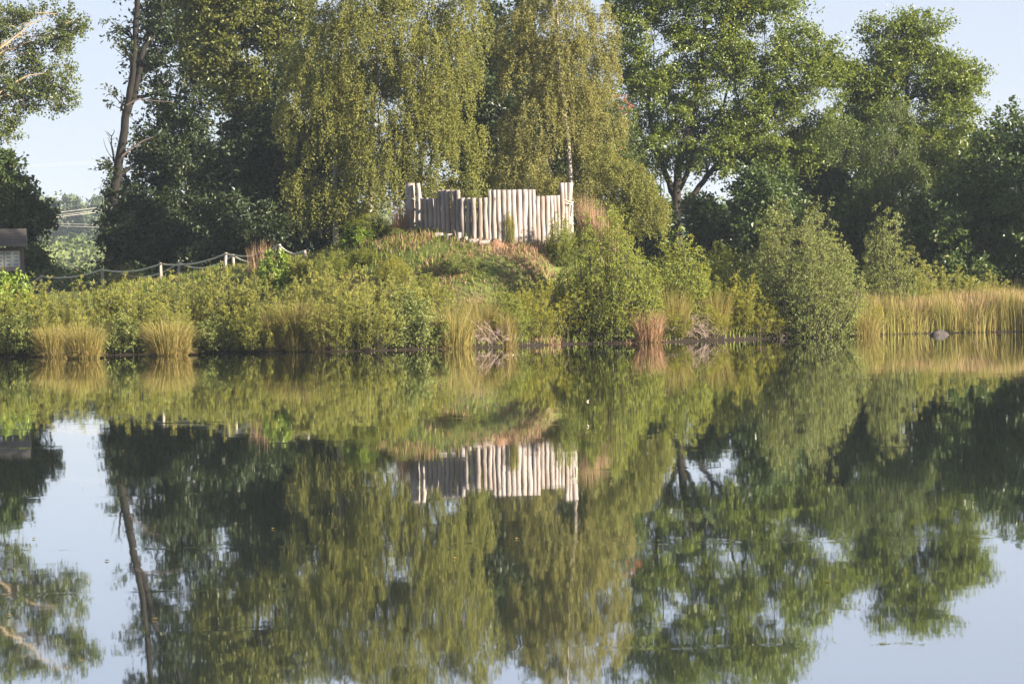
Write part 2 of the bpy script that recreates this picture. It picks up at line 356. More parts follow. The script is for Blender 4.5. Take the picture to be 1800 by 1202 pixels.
# ------------------------------------------------------------------ trees
DENS_N, DENS_S = 1.3, 1.26
def rand_dir(n):
    v = rng.normal(size=(n, 3)); return unit(v)
class Ell:
    def __init__(s, px, py, rx, ry, Y, rd=None, w=1.0):
        s.c = at(px, py, Y); k = mpp(Y)
        s.r = np.array([rx * k, (rd if rd else rx * k * .8), ry * k]); s.w = w * np.prod(s.r) ** .75
def sample_ells(ells, n, shell=.5, gap=0.35, gs=1.1):
    w = np.array([e.w for e in ells]); pick = rng.choice(len(ells), n * 3, p=w / w.sum())
    C = np.array([e.c for e in ells])[pick]; R = np.array([e.r for e in ells])[pick]
    d = rand_dir(n * 3); rad = rng.rand(n * 3) ** (1 / 3 * (1 - shell) + .12 * shell)
    P = C + d * R * rad[:, None]
    g = np.sin(P[:, 0] * gs + 2.1 * np.sin(P[:, 2] * gs * .8)) + np.sin(P[:, 2] * gs * 1.3 + 1.7 * np.sin(P[:, 1] * gs + P[:, 0]))
    ok = g > (-2 + 4 * gap * .62 - .0) - .15
    P, C, d = P[ok], C[ok], d[ok]
    return P[:n], C[:n], d[:n]

def clump_crown(name, ells, n, per, cr, leaf, wid, mat, parent, shell=.5, gap=.35, droop=.1, origin=None):
    k_ = .60 if mat in (M['dark_leaf'], M['shaded_leaf']) else 1.0
    n = int(n * DENS_N * k_); leaf *= DENS_S / k_ ** .5; wid *= DENS_S / k_ ** .5
    P, C, d = sample_ells(ells, n, shell, gap)
    n = len(P); ax = unit(d + rng.normal(size=(n, 3)) * .5 + np.array([0, 0, .15 - droop]))
    ct = rng.rand(n)
    m = n * per; q = np.repeat(np.arange(n), per)
    t = rng.rand(m) * 2 - 1
    cs = cr * rng.uniform(.55, 1.5, n)[q][:, None]
    off = ax[q] * t[:, None] * cs * 1.25 + rng.normal(size=(m, 3)) * cs * .36 * np.array([1, 1, .7])
    p = P[q] + off
    A = unit(ax[q] * .6 + rng.normal(size=(m, 3)) * .8 + np.array([0, 0, -droop]))
    Nn = unit(rng.normal(size=(m, 3)) * .75 + np.array([0, 0, .75]) + d[q] * .35)
    Lv = Leaves(); s = rng.uniform(.7, 1.25, m)
    Lv.add(p - parent_loc(parent), A, Nn, leaf * s, wid * s, np.clip(ct[q] * .55 + rng.rand(m) * .5, 0, 1))
    o = link_mesh('crown', Lv.mesh(name + '_crown'), parent, mat)
    return P
def parent_loc(o): return np.array(o.location[:])

def strand_crown(name, ells, n, per, length, leaf, wid, mat, parent, shell=.55, gap=.35, spread=.07, hang=1.0):
    n = int(n * 1.25); leaf *= .90; wid *= .90; per = int(per * 1.7)
    P, C, d = sample_ells(ells, n, shell, gap)
    n = len(P); Ls = rng.uniform(.35, 1.0, n) * length
    m = n * per; q = np.repeat(np.arange(n), per); t = rng.rand(m)
    hd = d * np.array([1, 1, .3])
    out = hd[q] * (.55 * np.minimum(t, .5) * Ls[q])[:, None]
    p = P[q] + out + np.array([0, 0, -1.0]) * ((t ** 1.4) * Ls[q] * hang)[:, None] + rng.normal(size=(m, 3)) * spread
    A = unit(rng.normal(size=(m, 3)) * .6 + np.array([0, 0, -.8 * hang]) + hd[q] * .2)
    Nn = unit(rng.normal(size=(m, 3)) * np.array([1, 1, .6]) + hd[q] * .4)
    ct = rng.rand(n); s = rng.uniform(.7, 1.25, m)
    Lv = Leaves(); Lv.add(p - parent_loc(parent), A, Nn, leaf * s, wid * s, np.clip(ct[q] * .5 + rng.rand(m) * .52, 0, 1))
    o = link_mesh('crown', Lv.mesh(name + '_crown'), parent, mat)
    return P

def wood(name, stems, ells, P, mat, parent, nsub=6, ntwig=160, r_limb=.10, arch=.25, extra=()):
    """stems: list of (points, radii). Limbs run from the stems to the crown masses, boughs and twigs on."""
    T = Tubes(); o0 = parent_loc(parent); nodes = []
    for pts, rad in stems:
        pts = np.asarray(pts); k = len(pts)
        tt = np.linspace(0, k - 1, k * 3); 
        pp = np.stack([np.interp(tt, np.arange(k), pts[:, j]) for j in range(3)], 1); rr = np.interp(tt, np.arange(k), rad)
        pp[1:-1] += rng.normal(size=pp[1:-1].shape) * .03
        T.add(pp - o0, rr, 9); nodes += [(a, b) for a, b in zip(pp, rr)]
    NP = np.array([a for a, b in nodes]); NR = np.array([b for a, b in nodes])
    ends = []; B = Tubes()
    for e in ells:
        want = e.c - np.array([0, 0, 1.0]) * (np.linalg.norm((e.c - NP[-1])[:2]) * .35 + e.r[2] * .6)
        i = int(np.argmin(np.linalg.norm((NP - want) * np.array([1, 1, 1.0]), axis=1)))
        a = NP[i]; r0 = min(NR[i] * .65, r_limb * (0.6 + e.r[0] * .25))
        mid = (a + e.c) / 2 + np.array([0, 0, arch * np.linalg.norm(e.c - a)]) * .5 + rng.normal(size=3) * .25
        b = bez(a, mid, e.c, 7); b[1:-1] += rng.normal(size=b[1:-1].shape) * .06
        B.add(b - o0, np.linspace(r0, r0 * .35, 7), 6)
        for k in range(nsub):
            j = rng.randint(2, 7); tgt = e.c + rand_dir(1)[0] * e.r * rng.uniform(.5, .95)
            c = bez(b[j], (b[j] + tgt) / 2 + rng.normal(size=3) * .3, tgt, 5)
            B.add(c - o0, np.linspace(r0 * .42, r0 * .08, 5), 4); ends += list(c[2:])
        ends += list(b[3:])
    if len(ends) and ntwig:
        E = np.array(ends); sel = P[rng.choice(len(P), min(ntwig, len(P)), replace=False)]
        for s_ in sel:
            i = int(np.argmin(np.linalg.norm(E - s_, axis=1)))
            if np.linalg.norm(E[i] - s_) < 3.0:
                B.add(np.array([E[i], (E[i] + s_) / 2 + rng.normal(size=3) * .08, s_]) - o0, [.022, .016, .006], 3)
    for pts, r0, r1 in extra: B.add(np.asarray(pts) - o0, np.linspace(r0, r1, len(pts)), 5)
    link_mesh('trunk', T.mesh(name + '_trunk'), parent, mat)
    link_mesh('branches', B.mesh(name + '_branches'), parent, M['bark_grey'] if mat is M['birch_bark'] else mat)

def auto_ells(x0, x1, y0, y1, Y, n, rd=None, skirt=True):
    r = []
    cx, cy_, rx, ry = (x0 + x1) / 2, (y0 + y1) / 2, (x1 - x0) / 2, (y1 - y0) / 2
    k = n * 2
    for i in range(k):                       # an even spiral, jittered, so that no hole is left by chance
        a = i * 2.39996 + rng.normal() * .3; q = ((i + .5) / k) ** .5 * .80
        s = rng.uniform(.24, .42)
        r.append(Ell(cx + math.cos(a) * rx * q, cy_ + math.sin(a) * ry * q, rx * s * 1.15, ry * s, Y + rng.uniform(-1, 1) * rx * mpp(Y) * .6, rd))
    if skirt:
        for u in (-.62, -.2, .2, .62): r.append(Ell(cx + u * rx, y1 - ry * .18, rx * .34, ry * .24, Y + rng.uniform(-.5, .5), rd))
    return r
def pl(pts, Y):
    return [at(x, y, Y) for x, y in pts]
def ground_pt(px, Y):
    x = at(px, 450, Y)[0]; return np.array([x, Y, float(zt(x, Y))])

def stem_line(px0, Y, path, r0, r1):
    """trunk from the ground under px0 up through pixel path"""
    g = ground_pt(px0, Y) - np.array([0, 0, .15]); pts = [g] + pl(path, Y)
    return (pts, np.linspace(r0, r1, len(pts)))

def tree(kind, label, Y, base_px, path, r0, r1, ells, crown, mat, bark, cat='tree', group='trees along the far bank', more=(), sub=5, twigs=160, r_limb=.12, arch=.25, extra=()):
    g = ground_pt(base_px, Y)
    root = empty(kind, g, label, cat, group)
    if crown[0] == 'clump': P = clump_crown(kind, ells, *crown[1:6], mat, root, *crown[6:])
    else: P = strand_crown(kind, ells, *crown[1:6], mat, root, *crown[6:])
    stems = [stem_line(base_px, Y, path, r0, r1)] + list(more)
    wood(kind, stems, ells, P, bark, root, sub, twigs, r_limb, arch, extra)
    return root

# --- the two weeping birches behind the palisade
Yb = 149
E = [Ell(*a, Yb) for a in [(690, 60, 130, 90), (600, 90, 100, 90), (760, 110, 85, 90), (800, 30, 60, 60), (560, 190, 75, 80), (700, 220, 110, 90), (640, 300, 90, 80), (780, 250, 75, 70), (790, 330, 70, 45), (560, 320, 60, 60), (620, -10, 90, 50), (740, -20, 80, 40), (700, 330, 80, 55), (665, 190, 80, 80), (740, 160, 60, 70)]]
tree('birch_tree', 'broad weeping birch with olive yellow hanging foliage behind the left half of the log palisade', Yb, 650,
     [(650, 330), (655, 200), (662, 90), (675, 10), (690, -60)], .20, .04, E, ('strand', 3000, 26, 1.5, .105, .075), M['birch_leaf'], M['birch_bark'],
     more=[stem_line(735, Yb + .8, [(738, 300), (745, 200), (742, 90), (755, 0)], .15, .03), stem_line(590, Yb + 1.2, [(588, 300), (600, 180), (610, 60), (620, -20)], .15, .03)], twigs=260, r_limb=.09)
Yb2 = 150
E = [Ell(*a, Yb2 + .9) for a in [(975, 40, 75, 60), (1000, 120, 85, 75), (930, 120, 60, 60), (960, 210, 85, 70), (1040, 210, 60, 70), (930, 290, 70, 60), (1020, 300, 80, 60), (985, -20, 50, 40), (900, 60, 35, 50), (1060, 60, 25, 60)]]
tree('birch_tree', 'slender pale birch with a white stem showing, behind the right half of the log palisade', Yb2, 1005,
     [(1003, 300), (995, 210), (984, 130), (980, 50), (979, -20), (978, -55)], .13, .025, E, ('strand', 2100, 26, 1.1, .095, .068, ), M['birch_leaf_pale'], M['birch_bark'],
     more=[stem_line(975, Yb2 + .6, [(968, 300), (962, 200), (950, 110)], .09, .02)], twigs=260, r_limb=.07,
     extra=[(pl([(984, 130), (965, 100), (925, 99)], Yb2 - .8), .022, .01), (pl([(980, 120), (997, 80), (990, 60)], Yb2 - .8), .02, .008)])
# young birch scrub right of the palisade
E = [Ell(*a, 147) for a in [(1095, 330, 55, 55), (1130, 370, 45, 50), (1075, 390, 40, 40), (1060, 290, 30, 40)]]
tree('birch_tree', 'low rounded young birch beside the tall dry grass right of the palisade', 147, 1100, [(1098, 380), (1095, 330), (1090, 290)], .07, .02, E,
     ('strand', 800, 22, .6, .085, .062), M['birch_leaf'], M['bark_grey'], twigs=80, r_limb=.05)
# rowan with berries
Yr = 153
E = [Ell(*a, Yr) for a in [(1070, 190, 38, 35), (1085, 240, 35, 35), (1060, 270, 32, 35), (1095, 300, 35, 40)]]
rowan = tree('rowan_tree', 'slim rowan with clusters of orange red berries between pale birch and big oak', Yr, 1080, [(1080, 330), (1078, 240), (1072, 170)], .09, .025, E,
     ('clump', 260, 26, .32, .12, .045), M['rowan_leaf'], M['bark_grey'], twigs=90, r_limb=.06)
def berries():
    P, _, d = sample_ells([Ell(*a, Yr) for a in [(1068, 190, 40, 36), (1086, 240, 36, 40), (1062, 265, 30, 30), (1092, 185, 22, 26)]], 46, 1.0, .2)
    P = P + np.array([0, -1.0, 0]) * .5
    Vs, Fs, k = [], [], 0
    octv = np.array([[1, 0, 0], [-1, 0, 0], [0, 1, 0], [0, -1, 0], [0, 0, 1], [0, 0, -1]], float)
    octf = np.array([[0, 2, 4], [2, 1, 4], [1, 3, 4], [3, 0, 4], [2, 0, 5], [1, 2, 5], [3, 1, 5], [0, 3, 5]])
    o0 = parent_loc(rowan)
    for c in P:
        for b in range(12):
            Vs.append(octv * rng.uniform(.018, .027) + c - o0 + rng.normal(size=3) * np.array([.065, .065, .04])); Fs.append(octf + k); k += 6
    o = link_mesh('berry_clusters', mesh_from('berries', np.concatenate(Vs), [np.concatenate(Fs)]), rowan, M['berry']); tag(o, 'orange red berry clusters', kind='stuff')
berries()

# --- oaks at the right
Yo = 176
E = [Ell(*a, Yo) for a in [(1150, 60, 80, 80), (1250, 50, 90, 80), (1340, 60, 85, 75), (1400, 130, 70, 60), (1290, 150, 90, 75), (1180, 170, 85, 75), (1140, 120, 60, 60), (1250, 250, 90, 55), (1340, 220, 85, 60), (1150, 250, 65, 45), (1420, 190, 50, 45), (1250, -30, 120, 50), (1350, -5, 50, 40), (1120, -20, 70, 60), (1440, 90, 35, 40), (1130, 300, 45, 40), (1310, 285, 60, 35), (1390, 260, 60, 45), (1095, 210, 40, 50), (1445, 165, 45, 50), (1440, 240, 50, 45)]]
tree('oak_tree', 'largest oak with a dark forked trunk and broad sunlit green crown right of the palisade', Yo, 1187,
     [(1187, 400), (1188, 350), (1190, 320), (1200, 260), (1220, 190), (1235, 110), (1240, 20)], .34, .10, E, ('clump', 1500, 60, .46, .135, .088, .5, .46), M['oak_leaf'], M['bark'],
     more=[(pl([(1188, 350), (1168, 300), (1150, 250), (1140, 190), (1135, 110)], Yo), np.linspace(.2, .06, 5)),
           (pl([(1190, 375), (1225, 335), (1250, 300), (1290, 260), (1330, 200), (1350, 130)], Yo), np.linspace(.2, .05, 6)),
           (pl([(1189, 345), (1210, 300), (1225, 250), (1270, 190), (1290, 120)], Yo), np.linspace(.17, .05, 5)),
           (pl([(1250, 300), (1300, 290), (1350, 285)], Yo), np.linspace(.1, .03, 3))], sub=8, twigs=320, r_limb=.12, arch=.12)
Yo2 = 178
E = [Ell(*a, Yo2) for a in [(1560, 70, 60, 50), (1620, 65, 50, 42), (1540, 130, 70, 60), (1620, 140, 80, 65), (1680, 130, 50, 45), (1660, 210, 60, 55), (1570, 210, 70, 60), (1500, 130, 32, 50), (1640, 280, 70, 50), (1560, 290, 70, 55)]]
tree('oak_tree', 'rounded sunlit oak standing alone against the sky at the right, smaller than its neighbour', Yo2, 1590,
     [(1590, 400), (1588, 320), (1590, 230), (1595, 140), (1600, 80)], .24, .06, E, ('clump', 900, 60, .45, .132, .085, .5, .44), M['oak_leaf'], M['bark'], sub=6, twigs=220, arch=.15)
# --- shaded trees in the middle distance at right
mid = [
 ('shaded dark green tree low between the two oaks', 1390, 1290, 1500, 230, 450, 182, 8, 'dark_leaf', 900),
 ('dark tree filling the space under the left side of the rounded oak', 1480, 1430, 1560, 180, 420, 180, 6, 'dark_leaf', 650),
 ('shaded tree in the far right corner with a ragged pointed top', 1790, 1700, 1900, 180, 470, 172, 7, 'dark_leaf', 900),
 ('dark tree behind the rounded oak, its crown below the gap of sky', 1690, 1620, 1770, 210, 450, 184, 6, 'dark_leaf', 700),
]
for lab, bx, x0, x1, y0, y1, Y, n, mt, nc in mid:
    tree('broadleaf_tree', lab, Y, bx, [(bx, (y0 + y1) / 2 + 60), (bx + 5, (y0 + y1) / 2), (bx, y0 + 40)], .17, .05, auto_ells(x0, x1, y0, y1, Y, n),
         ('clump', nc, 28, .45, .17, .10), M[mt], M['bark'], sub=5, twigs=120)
E = [Ell(*a, 166) for a in [(1560, 250, 50, 50), (1590, 320, 45, 55), (1540, 320, 40, 50), (1575, 200, 30, 30), (1480, 240, 40, 45)]]
tree('birch_tree', 'thin young birch with olive leaves standing in front of the rounded oak', 166, 1572, [(1572, 380), (1568, 300), (1570, 220), (1572, 180)], .08, .02, E,
     ('strand', 620, 22, .7, .09, .065), M['rowan_leaf'], M['bark_grey'], twigs=90, r_limb=.05)  # darker rowan leaf colour stands in for shade on this birch
# large dark hazel-like shrubs at right
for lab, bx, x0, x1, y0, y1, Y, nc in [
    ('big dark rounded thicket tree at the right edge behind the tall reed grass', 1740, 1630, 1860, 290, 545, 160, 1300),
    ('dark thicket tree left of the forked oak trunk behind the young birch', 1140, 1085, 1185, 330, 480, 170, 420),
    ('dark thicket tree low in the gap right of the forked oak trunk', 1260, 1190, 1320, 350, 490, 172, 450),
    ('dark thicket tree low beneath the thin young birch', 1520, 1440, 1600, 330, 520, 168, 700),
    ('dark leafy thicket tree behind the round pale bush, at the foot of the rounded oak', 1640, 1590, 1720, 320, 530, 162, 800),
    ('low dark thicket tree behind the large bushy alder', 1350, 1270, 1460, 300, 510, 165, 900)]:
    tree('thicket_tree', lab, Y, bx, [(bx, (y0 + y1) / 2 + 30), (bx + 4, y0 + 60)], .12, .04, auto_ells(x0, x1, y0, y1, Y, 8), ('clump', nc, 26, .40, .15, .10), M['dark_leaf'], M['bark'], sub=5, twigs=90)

# --- dark trees at the left
Yl = 183
trunk = [(196, 420), (200, 345), (207, 300), (215, 250), (224, 190), (233, 140), (237, 90), (241, 30), (246, -30), (250, -85)]
fork = pl([(224, 200), (240, 150), (252, 85), (276, 42), (290, 5), (300, -50)], Yl)
E = [Ell(*a, Yl + 1.5) for a in [(300, 40, 70, 45), (270, -40, 80, 45), (300, 110, 70, 45), (330, 175, 75, 45), (300, 260, 80, 60), (225, 350, 40, 55), (260, 400, 80, 60)]] + \
    [Ell(*a, Yl, .5, w=.5) for a in [(210, 45, 22, 16), (208, 78, 22, 14), (206, 175, 20, 28), (196, 240, 16, 28), (192, 290, 14, 22), (190, 330, 14, 25)]]
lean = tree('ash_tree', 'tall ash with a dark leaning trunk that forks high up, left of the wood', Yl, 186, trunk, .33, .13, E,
     ('clump', 1250, 30, .42, .17, .085), M['shaded_leaf'], M['shaded_bark'], more=[(fork, np.linspace(.22, .08, 6))], sub=6, twigs=220, r_limb=.11)
def dead_branch():
    T = Tubes(); o0 = parent_loc(lean)
    T.add(np.array(pl([(214, 275), (235, 258), (252, 247), (270, 241)], Yl - .4)) - o0, [.07, .06, .05, .03], 6)
    o = link_mesh('dead_branch', T.mesh('dead_branch'), lean, M['dead_wood']); tag(o, 'bare pale branch'); T = Tubes()
    T.add(np.array(pl([(222, 185), (245, 174), (275, 178), (305, 180)], Yl - .4)) - o0, [.05, .045, .035, .02], 6)
    o = link_mesh('dead_branch', T.mesh('dead_branch'), lean, M['dead_wood']); tag(o, 'bare pale branch')
dead_branch()
E = [Ell(*a, 174) for a in [(430, 40, 75, 60), (380, 90, 60, 55), (470, 110, 55, 60), (440, 170, 55, 45), (400, -20, 80, 50), (500, 30, 50, 60), (360, 20, 50, 50)]]
tree('oak_tree', 'oak with sunlit yellow green upper crown left of the weeping birch', 174, 440, [(440, 330), (438, 220), (435, 120), (430, 40)], .22, .06, E,
     ('clump', 1300, 28, .46, .16, .095), M['oak_leaf_gold'], M['bark'], sub=6, twigs=160)
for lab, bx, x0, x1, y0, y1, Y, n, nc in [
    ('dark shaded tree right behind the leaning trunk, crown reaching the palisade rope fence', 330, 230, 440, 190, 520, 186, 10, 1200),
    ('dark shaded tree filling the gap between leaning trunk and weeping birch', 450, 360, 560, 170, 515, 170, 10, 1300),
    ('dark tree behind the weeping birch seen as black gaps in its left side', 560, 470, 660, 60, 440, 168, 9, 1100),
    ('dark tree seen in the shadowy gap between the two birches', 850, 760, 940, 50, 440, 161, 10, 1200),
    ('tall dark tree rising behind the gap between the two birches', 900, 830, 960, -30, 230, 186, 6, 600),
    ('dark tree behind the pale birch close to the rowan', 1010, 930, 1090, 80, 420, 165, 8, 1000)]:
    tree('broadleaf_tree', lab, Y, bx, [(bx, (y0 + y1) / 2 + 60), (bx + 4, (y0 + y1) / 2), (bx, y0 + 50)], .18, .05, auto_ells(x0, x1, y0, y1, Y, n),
         ('clump', nc, 28, .46, .17, .10), M['shaded_leaf'], M['bark'], sub=5, twigs=110)
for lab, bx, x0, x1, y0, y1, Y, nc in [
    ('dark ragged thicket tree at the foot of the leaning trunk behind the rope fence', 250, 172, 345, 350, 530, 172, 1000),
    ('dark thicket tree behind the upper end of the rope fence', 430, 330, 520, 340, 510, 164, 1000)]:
    tree('thicket_tree', lab, Y, bx, [(bx, (y0 + y1) / 2 + 30), (bx + 4, y0 + 50)], .12, .04, auto_ells(x0, x1, y0, y1, Y, 8), ('clump', nc, 26, .38, .15, .09), M['shaded_leaf'], M['bark'], sub=5, twigs=90)
# --- far left: poplar reaching in, and the dark tree above the board
Yp = 170
E = [Ell(*a, Yp, 1.2) for a in [(15, 35, 40, 30), (60, 30, 35, 18), (100, 25, 30, 22), (130, 48, 25, 16), (80, 65, 45, 20), (15, 85, 45, 35), (110, 75, 25, 20), (55, 115, 25, 20), (95, 135, 40, 32), (60, 165, 45, 30), (105, 175, 30, 22), (10, 150, 35, 30), (15, 200, 30, 22), (-60, 60, 70, 110), (-70, 200, 60, 80), (5, 235, 28, 16)]]
tree('poplar_tree', 'airy poplar with pale sunlit branches reaching in from the left edge', Yp, -90, [(-88, 380), (-82, 250), (-76, 120), (-70, 20)], .22, .08, E,
     ('clump', 760, 26, .30, .115, .09), M['poplar_leaf'], M['bark_light'], sub=6, twigs=150, r_limb=.07,
     extra=[(pl([(-75, 130), (-20, 100), (20, 70), (55, 42), (85, 30)], Yp - .8), .09, .02), (pl([(-80, 230), (-20, 180), (15, 150), (50, 133), (85, 128)], Yp - .8), .10, .02), (pl([(-30, 190), (10, 165), (45, 180)], Yp - .6), .05, .015)])
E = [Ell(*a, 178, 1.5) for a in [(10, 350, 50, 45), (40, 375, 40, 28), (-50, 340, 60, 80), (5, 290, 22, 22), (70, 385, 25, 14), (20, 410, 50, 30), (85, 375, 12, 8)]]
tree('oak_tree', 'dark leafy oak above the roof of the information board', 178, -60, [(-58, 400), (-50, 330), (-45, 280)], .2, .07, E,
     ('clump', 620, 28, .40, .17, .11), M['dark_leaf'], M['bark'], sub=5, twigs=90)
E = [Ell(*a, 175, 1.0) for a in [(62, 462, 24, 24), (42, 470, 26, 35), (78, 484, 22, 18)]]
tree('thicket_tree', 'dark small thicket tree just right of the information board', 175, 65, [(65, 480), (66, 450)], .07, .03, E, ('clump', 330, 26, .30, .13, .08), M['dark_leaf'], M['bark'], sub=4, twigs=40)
def undergrowth():
    Lv = Leaves(); n = 480; px = rng.uniform(40, 1900, n); Y = rng.uniform(157, 182, n)
    for a, b in zip(px, Y):
        if 560 < a < 1150 and b < 160: continue
        g = ground_pt(a, b); m = 42; d = rand_dir(m) * np.array([1.1, 1.1, .8]) * rng.uniform(.4, 1, (m, 1))
        Lv.add(g + np.array([0, 0, .7]) + d, rand_dir(m), unit(d + rand_dir(m) * .7 + np.array([0, 0, .4])), rng.uniform(.15, .3, m), .16, np.clip(rng.rand() * .5 + rng.rand(m) * .5, 0, 1))
    o = link_mesh('undergrowth', Lv.mesh('undergrowth'), None, M['dark_leaf']); tag(o, 'dark undergrowth beneath the trees', None, None, 'stuff')
undergrowth()
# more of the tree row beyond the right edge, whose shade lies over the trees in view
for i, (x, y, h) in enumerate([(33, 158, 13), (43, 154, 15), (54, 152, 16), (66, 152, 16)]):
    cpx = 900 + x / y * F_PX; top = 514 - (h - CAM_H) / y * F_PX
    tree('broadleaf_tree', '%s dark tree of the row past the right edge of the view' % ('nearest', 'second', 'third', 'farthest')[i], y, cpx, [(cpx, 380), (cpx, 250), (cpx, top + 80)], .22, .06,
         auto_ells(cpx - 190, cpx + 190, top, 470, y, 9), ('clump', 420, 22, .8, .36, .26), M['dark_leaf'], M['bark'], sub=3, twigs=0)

# ------------------------------------------------------------------ far wood, pines, power lines
def far_wood():
    Lv = Leaves()
    n = 740
    x = rng.uniform(-230, 215, n); y = rng.uniform(860, 960, n); h = rng.uniform(11, 18, n)
    f = np.arange(n) % 4 == 0; x[f] *= .62; y[f] = rng.uniform(470, 600, f.sum()); h[f] = rng.uniform(5, 8, f.sum())      # a lower fringe of scrub in front
    for a, b, hh in zip(x, y, h):
        m = 110; z0 = float(zt(a, b)); d = rand_dir(m) * rng.uniform(.6, 1, (m, 1)); w = rng.uniform(3.2, 5.2)
        p = np.array([a, b, z0 + hh * .48]) + d * np.array([w, 4, hh * .52])
        Lv.add(p, rand_dir(m), unit(d + rand_dir(m) * .6 + np.array([0, 0, .3])), rng.uniform(.8, 1.7, m), 1.0, np.clip(rng.rand() * .8 + rng.rand(m) * .2, 0, 1))
    o = link_mesh('far_woods', Lv.mesh('far_woods'), None, M['forest_leaf']); tag(o, 'hazy far wood beyond the pond', None, None, 'stuff')
far_wood()
def pine(px, top_px, Y, wpx, label):
    x = at(px, 400, Y)[0]; z0 = float(zt(x, Y)); top = at(px, top_px, Y)[2]; w = wpx * mpp(Y)
    root = empty('pine_tree', (x, Y, z0), label, 'tree', 'pines on the far skyline'); Lv = Leaves()
    H = top - z0
    for k in range(34):
        t = rng.uniform(.40, 1.0); r = w * .5 * (1.05 - t) ** .6 * 1.5 * rng.uniform(.5, 1); a = rng.rand() * 6.283
        c = np.array([math.cos(a) * r * .6, math.sin(a) * r * .6, t * H - 1.0]); m = 46
        d = rand_dir(m) * np.array([1.15, 1.15, .5]) * rng.uniform(1.2, 2.3)
        Lv.add(c + d, rand_dir(m), unit(d + np.array([0, 0, .5])), rng.uniform(.6, 1.2, m), .6, rng.rand(m))
    link_mesh('crown', Lv.mesh('pine_crown'), root, M['pine_leaf'])
    T = Tubes(); T.add([[0, 0, -.2], [.1, 0, H * .5], [0, .1, H * .95]], [.4, .3, .08], 7)
    link_mesh('trunk', T.mesh('pine_trunk'), root, M['bark_grey'])
pine(92, 348, 852, 36, 'leftmost and lowest rounded pine on the far skyline')
pine(127, 342, 850, 32, 'pointed pine on the far skyline, second from the left')
pine(174, 341, 846, 40, 'broad pine on the far skyline beside the leaning trunk')
pine(145, 354, 856, 24, 'small low pine on the far skyline between two taller pines')
pine(194, 346, 858, 28, 'pine on the far skyline half behind the leaning trunk')
def wires():
    grp = 'power line wires on the left'
    specs = [((-200, 378), (90, 375), (190, 363), 'pale power line wire, topmost of the close bundle below the pines', .024),
             ((-200, 392), (90, 380), (190, 368), 'pale power line wire, second of the close bundle below the pines', .024),
             ((-200, 395), (90, 383), (190, 371), 'pale power line wire, lowest of the close bundle below the pines', .03),
             ((-200, 380), (60, 391), (190, 396), 'thin power line wire crossing in front of the far wood, upper of a pair', .012),
             ((-200, 383), (60, 396), (190, 400), 'thin power line wire crossing in front of the far wood, lower of a pair', .014),
             ((-200, 296), (60, 290), (190, 282), 'fine power line wire high in the empty sky, upper of two', .007),
             ((-200, 300), (60, 293), (190, 286), 'fine power line wire high in the empty sky, lower of two', .007)]
    for a, b, c, lab, r in specs:
        Y = 320; p = [at(*a, Y), at(*b, Y), at(*c, Y)]
        d0 = p[0] - (p[1] - p[0]) * .6; d1 = p[2] + (p[2] - p[1]) * 1.6
        T = Tubes(); T.add(np.array([d0] + p + [d1]), r, 5)
        o = link_mesh('power_line', T.mesh('power_line'), None, M['wire']); tag(o, lab, 'power line', grp)
wires()

